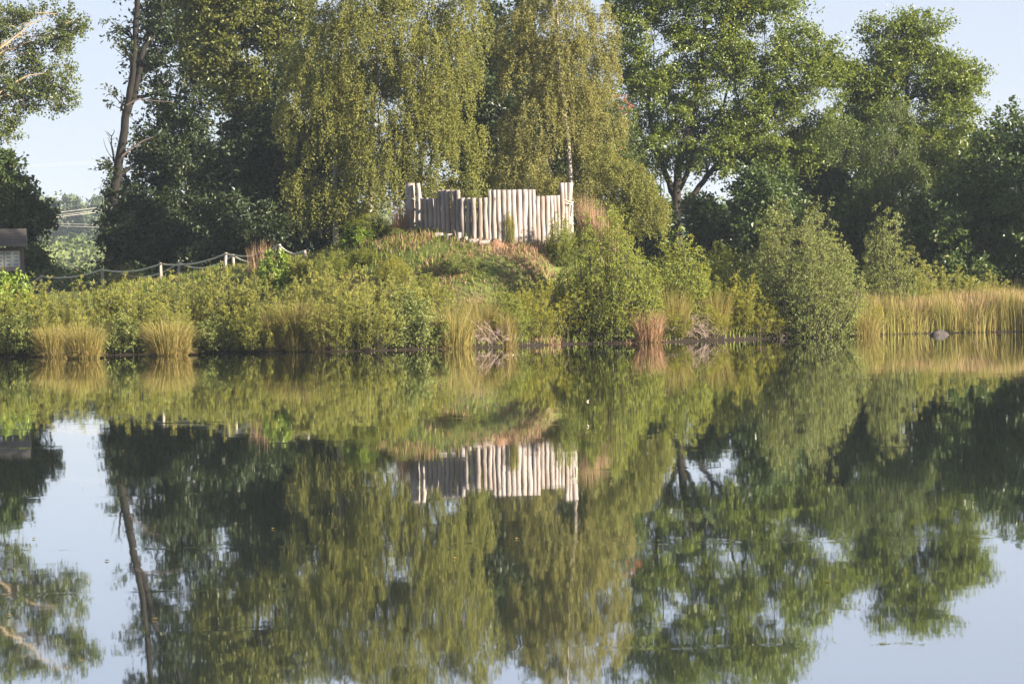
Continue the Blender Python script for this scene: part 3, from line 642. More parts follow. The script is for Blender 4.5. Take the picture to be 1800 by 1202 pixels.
# ------------------------------------------------------------------ log palisade on the mound
def palisade():
    zx = lambda v: 690 + v / 5.294
    zy = lambda v: 300 + v / 5.294
    # (left, right, top) read from the photograph, fence pixels
    logs = [(127, 200, 118), (213, 252, 118), (232, 258, 250), (258, 288, 255), (290, 330, 255), (332, 377, 258), (384, 412, 256), (415, 449, 182), (451, 487, 182), (491, 530, 180), (542, 584, 182), (587, 626, 180),
            (630, 673, 256), (684, 720, 255), (734, 776, 254), (791, 833, 255), (842, 881, 252), (883, 921, 181), (923, 963, 181), (964, 1004, 180), (1010, 1051, 180), (1054, 1099, 180), (1104, 1148, 178), (1153, 1198, 177),
            (1204, 1253, 176), (1256, 1290, 177), (1290, 1326, 177), (1329, 1368, 238), (1372, 1411, 238), (1417, 1461, 235), (1460, 1493, 233), (1492, 1521, 233), (1522, 1555, 229), (1555, 1590, 115), (1590, 1622, 113), (1628, 1672, 112)]
    def yd(px):
        u = (px - 860) / 150.0; return 136.3 + 2.6 * u * u
    g = ground_pt(860, 137.5)
    root = empty('palisade', g, 'weathered pale log palisade with stepped top standing on the grassy mound', 'palisade')
    o0 = g
    for i, (a, b, t) in enumerate(logs):
        px = zx((a + b) / 2); Y = yd(px); r = (b - a) / 5.294 / 2 * mpp(Y) * 1.2
        if i == 2: Y += .18
        top = at(px, zy(t), Y); zb = float(zt(top[0], Y)) - .35
        n = 9; zz = np.linspace(zb, top[2], n); T = Tubes()
        lean = rng.normal() * .014; bend = rng.normal() * .013
        if i == 35: lean = -.16
        if i == 1: lean = .02; bend = -.04
        s = np.linspace(0, 1, n)
        xs = top[0] + (s - 1) * -lean * 1.0 + bend * np.sin(s * 6.0 + rng.rand() * 6) + rng.normal(size=n) * .005
        ys = Y + rng.normal() * .03 + bend * .6 * np.cos(s * 5)
        xs[-1] = top[0] if i != 35 else top[0]
        rr = r * (1.0 + .05 * np.sin(s * rng.uniform(5, 9) + rng.rand() * 6) + rng.normal(size=n) * .035) * (1.05 - .09 * s)
        if i == 35: rr = r * (.78 + .42 * s)
        T.add(np.stack([xs, np.broadcast_to(ys, n), zz], 1) - o0, rr, 12, cap=True)
        o = link_mesh('log', T.mesh('log'), root, M['log'])
        if i in (0, 1, 33, 34, 35): o['label'] = 'tall end log lashed with rope'
    def loop(px, py, rx, n=26, wraps=1.0, rise=.06):
        c = at(px, py, yd(px)); a = np.linspace(0, 2 * np.pi * wraps, n)
        return np.stack([c[0] + np.cos(a) * rx, c[1] + np.sin(a) * .22, c[2] + rise * np.sin(a * .5 + .7) + .04 * np.sin(a * 2)], 1)
    for (px, py, rx) in [(719, 347, .19), (730, 352, .17), (716, 388, .14), (997, 354, .26), (995, 357, .25)]:
        T = Tubes(); T.add(loop(px, py, rx) - o0, .026, 7); link_mesh('rope', T.mesh('rope'), root, M['rope'])
    T = Tubes(); p = np.array(pl([(1004, 354), (1006, 362), (1005.5, 372), (1004, 380)], yd(1004) - .2)); T.add(p - o0, .03, 7); link_mesh('rope', T.mesh('rope'), root, M['rope'])
    # two rails behind that hold the logs
    for zpx in (392, 368):
        pts = [at(px, zpx if px < 860 else zpx - 2, yd(px) + .2) for px in range(716, 1006, 16)]
        T = Tubes(); T.add(np.array(pts) - o0, .055, 7); link_mesh('rail', T.mesh('rail'), root, M['log'])
    # cut stumps laid along the foot of the logs
    for k, (a, b, t, lab) in enumerate([(395, 470, 583, 'short cut log stump at the palisade foot, leftmost of the row'), (488, 552, 580, 'short cut log stump at the palisade foot, below the tall left logs'), (592, 640, 566, 'upright cut stump, the tallest at the palisade foot'),
                          (655, 700, 570, 'small pale stump at the palisade foot, right of the tallest one'), (715, 800, 566, 'long low cut log lying at the middle of the palisade foot'), (805, 905, 562, 'long cut log at the palisade foot beside the earth heap')]):
        x0, x1 = zx(a), zx(b); Y = yd((x0 + x1) / 2) - .45; pa, pb = at(x0, zy(t + 18), Y), at(x1, zy(t + 18), Y)
        gz = float(zt((pa[0] + pb[0]) / 2, Y)); z = gz + .07
        T = Tubes(); n = 6; s = np.linspace(0, 1, n)[:, None]
        if b - a < 70:
            T.add(np.array([[0, 0, -.2], [0, 0, .0], [.01, 0, .1], [.01, 0, .2 if k != 2 else .34]]), (pb[0] - pa[0]) / 2 * np.array([1.05, 1, .98, .96]), 12, cap=True)
            loc = ((pa[0] + pb[0]) / 2, Y, gz)
        else:
            T.add((pb - pa) * np.array([1, 1, 0]) * (s - .5) + np.array([0, 0, .06]), .115 * (1 + .05 * np.sin(s[:, 0] * 7)), 10, cap=True)
            loc = ((pa[0] + pb[0]) / 2, Y, gz)
        o = link_mesh('log_stump', T.mesh('log_stump'), None, M['log']); o.location = loc
        tag(o, lab, 'log', 'cut logs along the palisade foot')
    # heap of bare earth
    c = ground_pt(872, 135.9); n = 22; m = 8
    a = np.linspace(0, 2 * np.pi, n, endpoint=False); V = []
    for j in range(m + 1):
        q = j / m
        for t_ in a:
            rr = (1 - q) * (1 + .12 * math.sin(3 * t_ + 1)) ; x_, y_ = math.cos(t_) * .55 * rr, math.sin(t_) * .5 * rr
            V.append([x_, y_, float(zt(c[0] + x_, c[1] + y_)) - c[2] - .06 + .34 * sstep(q) + rng.normal() * .012])
    i = (np.arange(m)[:, None] * n + np.arange(n)[None]).ravel(); i2 = (np.arange(m)[:, None] * n + (np.arange(n)[None] + 1) % n).ravel()
    o = link_mesh('earth_heap', mesh_from('earth_heap', V, [np.stack([i, i2, i2 + n, i + n], -1)]), None, M['soil']); o.location = c
    tag(o, 'reddish brown heap of bare earth in front of the palisade', 'earth heap')
palisade()

# ------------------------------------------------------------------ rope fences along the path
def rope_fence(posts, label, sag, low=()):
    base = []
    for px, py, Y in posts:
        t = at(px, py, Y); base.append((t, np.array([t[0], Y, float(zt(t[0], Y))])))
    g = base[len(base) // 2][1]
    root = empty('rope_fence', g, label, 'rope fence', 'rope fences along the path')
    for (t, b) in base:
        T = Tubes(); w = rng.normal(size=2) * .03
        T.add(np.array([b - [0, 0, .25], (b + t) / 2 + [w[0], 0, 0], t]) - g, [.085, .08, .075], 9, cap=True)
        link_mesh('post', T.mesh('post'), root, M['post'])
    for k in range(len(base) - 1):
        a, b = base[k][0] - [0, .08, .06], base[k + 1][0] - [0, .08, .06]; s = np.linspace(0, 1, 14)[:, None]
        p = a + (b - a) * s - np.array([0, 0, 1.0]) * (4 * s * (1 - s)) * sag * rng.uniform(.8, 1.2)
        T = Tubes(); T.add(p - g, .045, 6); link_mesh('rope', T.mesh('rope'), root, M['rope'])
    for (x0, y0, x1, y1, Y) in low:
        a, b = at(x0, y0, Y), at(x1, y1, Y); s = np.linspace(0, 1, 8)[:, None]
        T = Tubes(); T.add(a + (b - a) * s - np.array([0, 0, .15]) * (4 * s * (1 - s)) - g, .036, 6); link_mesh('rope', T.mesh('rope'), root, M['rope'])
rope_fence([(12, 499, 161), (73, 484, 158), (180, 472, 155), (282, 462, 151), (397, 444, 147), (491, 429, 143.5), (535, 440, 142)], 'nearer rope fence with round posts climbing from the information board up to the mound', .25, [(400, 472, 450, 471, 146.8), (400, 476, 432, 476, 146.8)])
rope_fence([(35, 497, 164), (108, 482, 161), (215, 479, 158), (315, 460, 154), (409, 447, 149.5), (497, 436, 146)], 'farther rope fence across the path, half hidden behind the nearer one', .42)

# ------------------------------------------------------------------ information board
def box_mesh(name, c, s, rot=None):
    v = np.array([[x, y, z] for z in (-.5, .5) for y in (-.5, .5) for x in (-.5, .5)]) * np.array(s)
    if rot is not None: v = v @ rot.T
    f = np.array([[0, 2, 3, 1], [4, 5, 7, 6], [0, 1, 5, 4], [2, 6, 7, 3], [0, 4, 6, 2], [1, 3, 7, 5]])
    me = mesh_from(name, v + np.array(c), [f], False); return me
def kiosk():
    Y = 166.0; k = mpp(Y)
    right = at(42, 470, Y); g = np.array([right[0] - 1.5, Y, float(zt(right[0] - 1.5, Y))])
    root = empty('information_board', g, 'wooden information board with a plank roof at the left edge beside the rope fence', 'notice board')
    root.rotation_euler = (0, 0, math.radians(7))
    zz = lambda py: at(20, py, Y)[2] - g[2]
    def part(nm, c, s, mat, rot=None, label=None, parent=root):
        o = link_mesh(nm, box_mesh(nm, c, s, rot), parent, mat)
        if label: o['label'] = label
        return o
    for x in (-1.42, 1.42): part('post', (x, 0, zz(434) / 2 - .15), (.17, .17, zz(434) + .3), M['kiosk_wood'])
    part('header_beam', (0, .0, zz(437.5)), (2.66, .12, .15), M['kiosk_wood'])
    pan = part('panel', (0, .03, zz(458)), (2.66, .05, zz(441) - zz(478)), M['panel'])
    sheet_h = zz(442) - zz(469)
    for cx in (-.86, .0, .86):
        sh = part('sheet', (cx + .02, -.005, zz(455.5)), (.80, .012, sheet_h), M['paper'])
        top = zz(455.5) + sheet_h / 2
        for r in range(4):
            for c_ in range(2):
                w = rng.uniform(.2, .3); h = rng.uniform(.08, .13)
                part('print', (cx - .17 + c_ * .38, -.0135, top - .12 - r * .19), (w, .005, h), M['print'])
    # roof: two pitched slopes of overlapping boards
    ez, rz_ = zz(432), zz(402.5); depth = .72; n = 6
    ang = math.atan2(rz_ - ez, depth); L_ = math.hypot(rz_ - ez, depth) / n
    roof = part('roof', (0, 0, rz_ - .045), (3.36, .10, .06), M['plank'], label='plank roof')
    for sgn in (-1, 1):
        for i in range(n):
            t = (i + .5) / n; y = sgn * depth * t; z = rz_ - (rz_ - ez) * t + .012 * (i % 2)
            a = sgn * ang * -1; R = np.array([[1, 0, 0], [0, math.cos(a), -math.sin(a)], [0, math.sin(a), math.cos(a)]])
            tilt = .05 * -sgn; R2 = np.array([[1, 0, 0], [0, math.cos(tilt), -math.sin(tilt)], [0, math.sin(tilt), math.cos(tilt)]])
            o = link_mesh('roof_board', box_mesh('roof_board', (0, 0, 0), (3.34 + rng.normal() * .02, L_ * 1.06, .028), R @ R2), root, M['plank']); o.location = (0, y, z)
    V = [[0, -depth * .86, ez + .02], [0, depth * .86, ez + .02], [0, 0, rz_ - .12]]
    for x in (-1.52, 1.52):
        vv = np.array([[v[0] + x + dx, v[1], v[2]] for dx in (-.015, .015) for v in V])
        link_mesh('gable', mesh_from('gable', vv, [np.array([[0, 2, 1], [3, 4, 5]]), np.array([[0, 1, 4, 3], [1, 2, 5, 4], [2, 0, 3, 5]])], False), root, M['plank'])
    part('eave_board', (0, -depth - .0, ez - .01), (3.3, .03, .09), M['kiosk_wood'])
kiosk()

# ------------------------------------------------------------------ bushes
def bush_data(w, h, nstem, per, leaf, wid, kind, twig=0.5, spiky=.25):
    """foliage and stems of one bush around the origin, w wide and h tall"""
    Lv, T = Leaves(), Tubes()
    for k in range(nstem):
        a = rng.rand() * 6.283; q = rng.rand() ** .5
        b = np.array([math.cos(a), math.sin(a) * .85, 0]) * q * w * .5
        top_h = h * (1 - .55 * q ** 2.2) * rng.uniform(.78, 1.0 + spiky * .5)
        base = b * .62; tip = b * 1.02 + np.array([0, 0, top_h]) + rng.normal(size=3) * w * .03
        mid = base + (tip - base) * .5 + np.array([b[0] * .18, b[1] * .18, top_h * .05])
        c = bez(base, mid, tip, 5); T.add(c, np.linspace(.012 + .004 * h, .004, 5), 3)
        pt = 11; nt_ = max(3, per // pt); m = nt_ * pt; q2 = np.repeat(np.arange(nt_), pt)
        t0 = rng.beta(1.2, 1.0, nt_) * .96 + .04; od = unit(b + np.array([1e-3, 0, 0]))
        d0 = unit(rng.normal(size=(nt_, 3)) * np.array([1, 1, .45]) + od * .35 + np.array([0, 0, .75 if kind == 'willow' else (.05 if kind == 'droop' else .3)]))
        r0 = twig * (1.15 - t0) ** .6 * rng.uniform(.35, 1.1, nt_)
        t = t0[q2]; u = rng.rand(m) ** .8
        P = (1 - t[:, None]) ** 2 * base + 2 * (t * (1 - t))[:, None] * mid + (t ** 2)[:, None] * tip
        P = P + d0[q2] * (r0[q2] * u)[:, None] + np.array([0, 0, -.25 if kind == 'droop' else 0]) * ((r0[q2] * u) ** 2)[:, None] + rng.normal(size=(m, 3)) * leaf * .35
        dr = unit(rng.normal(size=(m, 3)) + d0[q2] * .8); axis_ = unit(tip - base)
        if kind == 'willow': A = unit(d0[q2] * .9 + axis_ * .5 + dr * .6)
        elif kind == 'droop': A = unit(dr * .7 + rng.normal(size=(m, 3)) * .5 + np.array([0, 0, -.45]))
        else: A = unit(dr * .8 + rng.normal(size=(m, 3)) * .6)
        Nn = unit(rng.normal(size=(m, 3)) * .7 + np.array([0, 0, .6]) + dr * .3)
        P[:, 2] -= np.where(t < .35, 1, 0) * np.linalg.norm(P[:, :2], axis=1) / w * rng.rand(m) * .45
        s = rng.uniform(.65, 1.25, m); tt = rng.rand()
        Lv.add(P, A, Nn, leaf * s, wid * s, np.clip(tt * .5 + .3 * t + rng.rand(m) * .25, 0, 1))
    return Lv.mesh(kind + '_foliage'), T.mesh(kind + '_stems')
BUSH = {}
def bush(kind, proto, label, px, top, wpx, Y, cat='bush', group=None, tall=None):
    """a bush standing on the bank, its top at photo row top"""
    w0, h0, meF, meS, mat = proto
    g = ground_pt(px, Y); h = (at(px, top, Y)[2] - g[2]) if tall is None else tall; w = wpx * mpp(Y)
    root = empty(kind, g, label, cat, group)
    root.rotation_euler = (0, 0, rng.rand() * 6.283); root.scale = (w / w0, w / w0, h / h0)
    link_mesh('foliage', meF, root, mat); link_mesh('stems', meS, root, M['bark_grey'])
    return root
def proto(w, h, nstem, per, leaf, wid, kind, mat, twig=.5, spiky=.25):
    a, b = bush_data(w, h, nstem, per, leaf, wid, kind, twig, spiky)
    a.materials.append(mat); b.materials.append(M['bark_grey'])
    return (w, h, a, b, mat)
PW = [proto(2.8, 2.3, 92, 210, .066, .026, 'willow', M['willow_leaf'], .30, .6) for _ in range(3)]
PY = [proto(3.0, 2.6, 80, 210, .070, .032, 'willow', M['yellow_leaf'], .42, .4) for _ in range(2)]
PS = [proto(2.6, 3.0, 70, 230, .068, .050, 'round', M['shrub_leaf'], .6, .25) for _ in range(2)]
PD = [proto(2.4, 1.7, 46, 170, .085, .055, 'round', M['alder_leaf'], .5, .2) for _ in range(2)]
PB = proto(1.7, 1.6, 34, 110, .15, .085, 'round', M['bright_leaf'], .32, .2)
PA = proto(6.0, 6.0, 150, 360, .076, .056, 'droop', M['alder_leaf'], 1.0, .22)
PA2 = proto(3.2, 5.0, 64, 230, .082, .058, 'droop', M['alder_leaf'], .8, .3)
PBB = proto(4.6, 5.0, 120, 310, .07, .052, 'droop', M['shrub_leaf'], .9, .25)
G1 = 'willow bushes along the left bank'
rowA = [(30, 540, 110, 'left of the pair of sedge tussocks'), (105, 536, 110, 'behind the pair of sedge tussocks, close to the water'), (205, 548, 100, 'between the tussock pair and the single tussock'), (290, 540, 105, 'right behind the single tussock'),
        (380, 548, 110, 'at the water right of the single tussock'), (470, 535, 120, 'at the water left of the brown sedge strip'), (640, 510, 120, 'at the water just right of the brown sedge strip'), (720, 505, 110, 'at the water left of the golden sedge clump'), (580, 520, 110, 'above the brown sedge strip')]
for i, (px, top, w, lab) in enumerate(rowA):
    Y = float(shore(at(px, 450, 127)[0])) + .6
    bush('willow_bush', PW[i % 3] if i not in (4, 2, 0, 7) else PD[i % 2], 'grey green willow bush ' + lab, px, top + rng.uniform(-4, 10), w * 1.15, Y, 'bush', G1)
rowB = [(-10, 506, 110, 'lowest at the left edge below the information board'), (70, 503, 110, 'under the first posts of the rope fence'), (150, 500, 110, 'under the second fence post'), (235, 496, 115, 'between second and third fence post'), (310, 490, 115, 'under the third fence post'),
        (390, 482, 115, 'under the fence where it climbs, below the paired posts'), (460, 490, 100, 'below the bright leafy shrub on the slope'), (540, 488, 110, 'on the slope left of the mound'), (620, 478, 120, 'tallest on the slope below the left palisade end'), (700, 480, 120, 'on the slope below the bare heather patch'), (770, 500, 90, 'lowest on the slope at the end of the left scrub')]
for i, (px, top, w, lab) in enumerate(rowB):
    Y = float(shore(at(px, 450, 130)[0])) + 4.6
    bush('willow_bush', PW[(i + 1) % 3], 'olive willow bush ' + lab, px, top + rng.uniform(2, 11), w * 1.25, Y, 'bush', G1)
bush('leafy_shrub', PB, 'bright green leafy shrub in front of the information board', 15, 478, 95, 132.5)
bush('leafy_shrub', PB, 'bright green leafy shrub in the scrub at the left picture edge, lower one', -10, 505, 85, 129)
bush('leafy_shrub', PB, 'bright green leafy shrub at the upper end of the rope fence', 487, 440, 70, 136)
bush('leafy_shrub', PD[0], 'dark green low shrub right of the bright one at the top of the rope fence', 540, 456, 75, 136.5)
bush('leafy_shrub', PS[0], 'yellow green leafy shrub left of the palisade', 655, 374, 95, 139.2)
bush('leafy_shrub', PB, 'small yellow green shrub lower left of the palisade', 625, 398, 60, 138.4)
bush('leafy_shrub', PY[0], 'sparse yellowish sapling in front of the middle palisade logs', 895, 376, 26, 136.3)
bush('leafy_shrub', PD[1], 'dark green shrub at the left foot of the palisade', 700, 402, 34, 137.6)
bush('leafy_shrub', PD[0], 'dark green low shrub patch on the mound face below the palisade', 810, 446, 80, 133.4)
bush('leafy_shrub', PS[1], 'green bushy shrub on the lower mound face below the heather', 885, 508, 95, 128.0)
bush('leafy_shrub', PS[0], 'light green shrub hiding the right foot of the palisade', 985, 378, 60, 136.0)
for px, top, w, Y, pr, lab in [(585, 438, 80, 135.2, PS[0], 'green leafy shrub on the upper left slope of the mound, above the scrub'), (640, 436, 75, 135.6, PS[1], 'green leafy shrub on the left slope below the small yellow green one'),
                               (560, 470, 85, 132.0, PW[1], 'olive shrub half way up the left slope of the mound'), (690, 452, 80, 133.2, PY[0], 'yellowish shrub on the slope left of the dark shrub patch'),
                               (740, 478, 90, 130.6, PS[0], 'light green shrub on the slope under the dark shrub patch'), (520, 452, 60, 136.0, PY[1], 'yellowish shrub beside the bright shrub at the fence top')]:
    bush('leafy_shrub', pr, lab, px, top, w, Y)
# right of the mound
def sh_(px): return float(shore(at(px, 450, 133)[0]))
for px, top, w, dy, pr, kind, lab in [
    (930, 500, 110, 1.6, PY[1], 'yellow_willow', 'yellow green willow bush overhanging the water, leftmost of the yellow ones below the mound'),
    (985, 488, 170, 1.6, PY[0], 'yellow_willow', 'large yellow green willow bush overhanging the water below the right palisade end'),
    (1060, 505, 140, 1.5, PY[1], 'yellow_willow', 'yellow green willow bush at the water right beside the largest yellow one'),
    (1110, 540, 100, .9, PS[1], 'birch_bush', 'green birch bush low at the water left of the pinkish sedge'),
    (1240, 540, 110, .9, PY[0], 'yellow_willow', 'small yellowing willow at the water edge below the rounded birch bush'),
    (1310, 488, 125, 1.4, PY[1], 'yellow_willow', 'ragged yellowing willow bush left of the biggest alder'),
    (1345, 545, 110, .8, PY[0], 'yellow_willow', 'low yellowing willow at the water beside the dead twigs under the alder'),
    (1515, 528, 90, 1.2, PY[0], 'yellow_willow', 'yellow green willow bush at the left end of the reed grass'),
    (1180, 548, 100, .9, PY[0], 'yellow_willow', 'low yellow green willow at the water between pinkish sedge and dead twigs'),
    (1275, 515, 110, 2.2, PY[1], 'yellow_willow', 'yellow green willow behind the small yellowing ones, left of the biggest alder'),
    (1440, 500, 130, 1.0, PD[1], 'alder_bush', 'low glossy alder bush hanging over the water edge'),
    (1390, 500, 130, 1.0, PD[0], 'alder_bush', 'low dark alder bush at the water under the left half of the biggest alder')]:
    bush(kind, pr, lab, px, top, w * .92, sh_(px) + dy)
bush('birch_bush', PBB, 'tall grey green birch bush rising right of the palisade end', 1065, 368, 175, 131.8)
bush('birch_bush', PS[0], 'rounded green birch bush between the tall birch bush and the alder', 1190, 410, 140, 134.8)
bush('birch_bush', PS[1], 'low green bush left below the rounded birch bush', 1120, 468, 95, 132.6)
bush('birch_bush', PS[1], 'green bush filling the gap left of the big alder', 1265, 430, 110, 140)
bush('birch_bush', PS[0], 'green bush in front of the gap left of the big alder', 1240, 480, 90, 136)
bush('alder_bush', PA, 'biggest round alder bush leaning over the water at right', 1405, 350, 240, 138.2)
bush('alder_bush', PA2, 'slender pale alder bush standing right of the biggest one', 1562, 364, 115, 144.5)
bush('willow_bush', PW[0], 'low grey green willow behind the left end of the reed grass', 1650, 478, 150, 149)
bush('willow_bush', PW[1], 'low grey green willow between the slender alder and the reed grass', 1600, 470, 120, 147)
bush('willow_bush', PW[2], 'low grey green willow behind the reed grass toward the right edge', 1730, 490, 130, 149)

# ------------------------------------------------------------------ grasses
class Blades:
    def __init__(s): s.V, s.F, s.T, s.n = [], [], [], 0
    def add(s, B, H, lean, W, T, curl=1.0):
        """B (n,3) base points, H heights, lean (n,2) tip offset, W width"""
        n = len(B); H = np.broadcast_to(H, n); W = np.broadcast_to(W, n); a = rng.rand(n) * np.pi
        sd = np.stack([np.cos(a), np.sin(a), np.zeros(n)], 1) * W[:, None] * .5
        ln = np.concatenate([lean, np.zeros((n, 1))], 1)
        drop = np.minimum(np.linalg.norm(lean, axis=1) / np.maximum(H, .01), 1.2) * .35 * curl
        p1 = B + ln * .28 + np.array([0, 0, 1.0]) * (H * .52)[:, None]; p2 = B + ln + np.array([0, 0, 1.0]) * (H * (1 - drop))[:, None]
        V = np.stack([B - sd, B + sd, p1 + sd * .8, p1 - sd * .8, p2], 1)
        i = s.n + np.arange(n)[:, None] * 5
        s.V.append(V.reshape(-1, 3)); s.F.append((i + np.array([0, 1, 2]), i + np.array([0, 2, 3]), i + np.array([3, 2, 4])))
        s.T.append(np.tile(np.broadcast_to(T, n), 3)); s.n += n * 5
    def mesh(s, name):
        Fs = [np.concatenate(f) for f in s.F]
        return mesh_from(name, np.concatenate(s.V), [np.concatenate(Fs)], False, np.concatenate(s.T))
def on_ground(x, y, dz=-.03): return np.stack([x, y, zt(x, y) + dz], 1)
def tussock(name, px, rowz, wpx, hpx, label, n=900, mat='sedge_blade', group='sedge tussocks at the water', Y=None, cat='sedge tussock', upright=.85):
    n = int(n * 1.5); p = on_water(px, rowz) if Y is None else ground_pt(px, Y)
    k = mpp(p[1]); w, h = wpx * k, hpx * k
    Bl = Blades(); a = rng.rand(n) * 6.283; q = rng.rand(n) ** .5
    b = np.stack([np.cos(a) * q * w * .34, np.sin(a) * q * w * .30, np.zeros(n)], 1)
    if Y is not None: b[:, 2] = zt(p[0] + b[:, 0], p[1] + b[:, 1]) - p[2] - .03
    else: b[:, 2] = -.05
    H = h * rng.beta(3.0, 1.6, n) * 1.18; ln = np.stack([np.cos(a), np.sin(a)], 1) * (q * w * upright * .8 * rng.uniform(.2, 1.0, n))[:, None] + rng.normal(size=(n, 2)) * w * .06
    Bl.add(b, H, ln, .014 * rng.uniform(.6, 1.3, n), np.clip(rng.rand(n) * .75 + q * .25, 0, 1))
    m = n // 5; a = rng.rand(m) * 6.283
    b2 = np.stack([np.cos(a) * w * .28, np.sin(a) * w * .25, np.full(m, b[:, 2].min())], 1)
    Bl.add(b2, h * rng.uniform(.2, .5, m), np.stack([np.cos(a), np.sin(a)], 1) * (w * .34 * rng.uniform(.5, 1.2, m))[:, None], .02, rng.uniform(.8, 1, m), 1.8)
    o = link_mesh(name, Bl.mesh(name), None, M[mat]); o.location = p; tag(o, label, cat, group); return o
tussock('sedge_tussock', 93, 627, 72, 64, 'golden sedge tussock in the water, left one of the touching pair', 1000)
tussock('sedge_tussock', 147, 630, 78, 70, 'golden sedge tussock in the water, right one of the touching pair', 1100)
tussock('sedge_tussock', 297, 625, 92, 72, 'golden sedge tussock standing alone in the water', 1300)
for px, wp, hp, lab, mat in [(480, 60, 75, 'brownish sedge clump at the left end of the sedge strip', 'sedge_blade'), (520, 70, 88, 'brownish sedge clump in the middle of the sedge strip', 'sedge_blade'), (560, 60, 80, 'brownish sedge clump at the right end of the sedge strip', 'sedge_blade'),
                        (795, 85, 78, 'tall golden sedge clump at the water below the mound', 'reed_blade'), (845, 70, 80, 'olive sedge clump right of the tall golden one', 'sedge_blade'), (885, 50, 65, 'thin sedge clump left of the yellow willow', 'sedge_blade'),
                        (1135, 70, 60, 'pinkish dry sedge clump at the water near dead twigs', 'dry_blade'), (1180, 70, 90, 'olive brown sedge clump behind the dead twigs', 'sedge_blade'), (1255, 60, 80, 'green brown sedge clump between the small yellowing willows', 'sedge_blade'), (1515, 70, 72, 'dense yellow sedge clump beside the alder over the water', 'reed_blade')]:
    Y = float(shore(at(px, 450, 131)[0])) + .35 + (1.3 if px in (1180, 1255, 845) else 0)
    tussock('sedge_clump', px, 0, wp, hp, lab, 900, mat, 'sedge clumps along the bank', Y, 'sedge', .7)
tussock('grass_clump', 1040, 0, 60, 95, 'tall reddish dry grass clump right of the palisade', 700, 'reed_plume', 'tall dry grass by the mound', 139.6, 'grass clump', .45)
tussock('grass_clump', 1070, 0, 45, 80, 'reddish dry grass clump beside the taller one right of the palisade', 450, 'reed_plume', 'tall dry grass by the mound', 138.6, 'grass clump', .45)
tussock('grass_clump', 703, 0, 36, 50, 'dry brown grass clump left of the palisade', 300, 'dry_blade', 'tall dry grass by the mound', 138.2, 'grass clump', .35)
tussock('grass_clump', 458, 0, 70, 50, 'dry reddish stalks under the upper rope of the fence', 170, 'reed_plume', 'tall dry grass by the mound', 144.0, 'grass clump', .12)
tussock('grass_clump', 215, 0, 60, 55, 'arching dry grass clump behind the nearer rope fence', 260, 'sedge_blade', 'tall dry grass by the mound', 156.0, 'grass clump', .6)
def reed_belt():
    n = 27000
    px = rng.uniform(1478, 1990, n); x = at(0, 450, 140)[0] + px * 140 / F_PX; sh = shore(x)
    y = sh + .1 + rng.rand(n) ** 1.3 * 6.5 - .75 * (rng.rand(n) < .22) * np.clip(wob(x, sh, 1.9, 4.0) + .35, 0, 1)
    cl = wob(x, y, 2.6) * .5 + .5
    keep = rng.rand(n) < (.35 + .65 * cl) * np.clip((px - 1480) / 30, .1, 1); x, y, px, cl = x[keep], y[keep], px[keep], cl[keep]; n = len(x)
    h = (1.30 + .42 * cl + .22 * wob(x, y, .9, 2.0) + rng.normal(size=n) * .26) * np.clip(.85 + (px - 1490) / 220, .85, 1.05)
    a = rng.rand(n) * 6.283; ln = np.stack([np.cos(a), np.sin(a)], 1) * rng.uniform(.05, .5, n)[:, None] + np.stack([wob(x, y, 2.1) * .42, -np.full(n, .10)], 1)
    Bl = Blades(); Bl.add(on_ground(x, y), h, ln, .017 * rng.uniform(.6, 1.3, n), np.clip(rng.rand(n) * .8 + .25 * (1 - cl), 0, 1))
    o = link_mesh('reed_grass', Bl.mesh('reed_grass'), None, M['reed_blade']); tag(o, 'belt of tall golden reed grass along the right bank', None, None, 'stuff')
    m = 6500; px = rng.uniform(1530, 1990, m); x = px * 140 / F_PX + at(0, 450, 140)[0]; y = shore(x) + .8 + rng.rand(m) * 6.0
    B2 = Blades(); b = on_ground(x, y); b[:, 2] += 1.02 + .22 * wob(x, y, .9, 2.0)
    B2.add(b, rng.uniform(.3, .75, m), rng.normal(size=(m, 2)) * .12, .022, rng.rand(m))
    o = link_mesh('reed_plumes', B2.mesh('reed_plumes'), None, M['reed_plume']); tag(o, 'reddish seed heads above the reed grass', None, None, 'stuff')
reed_belt()
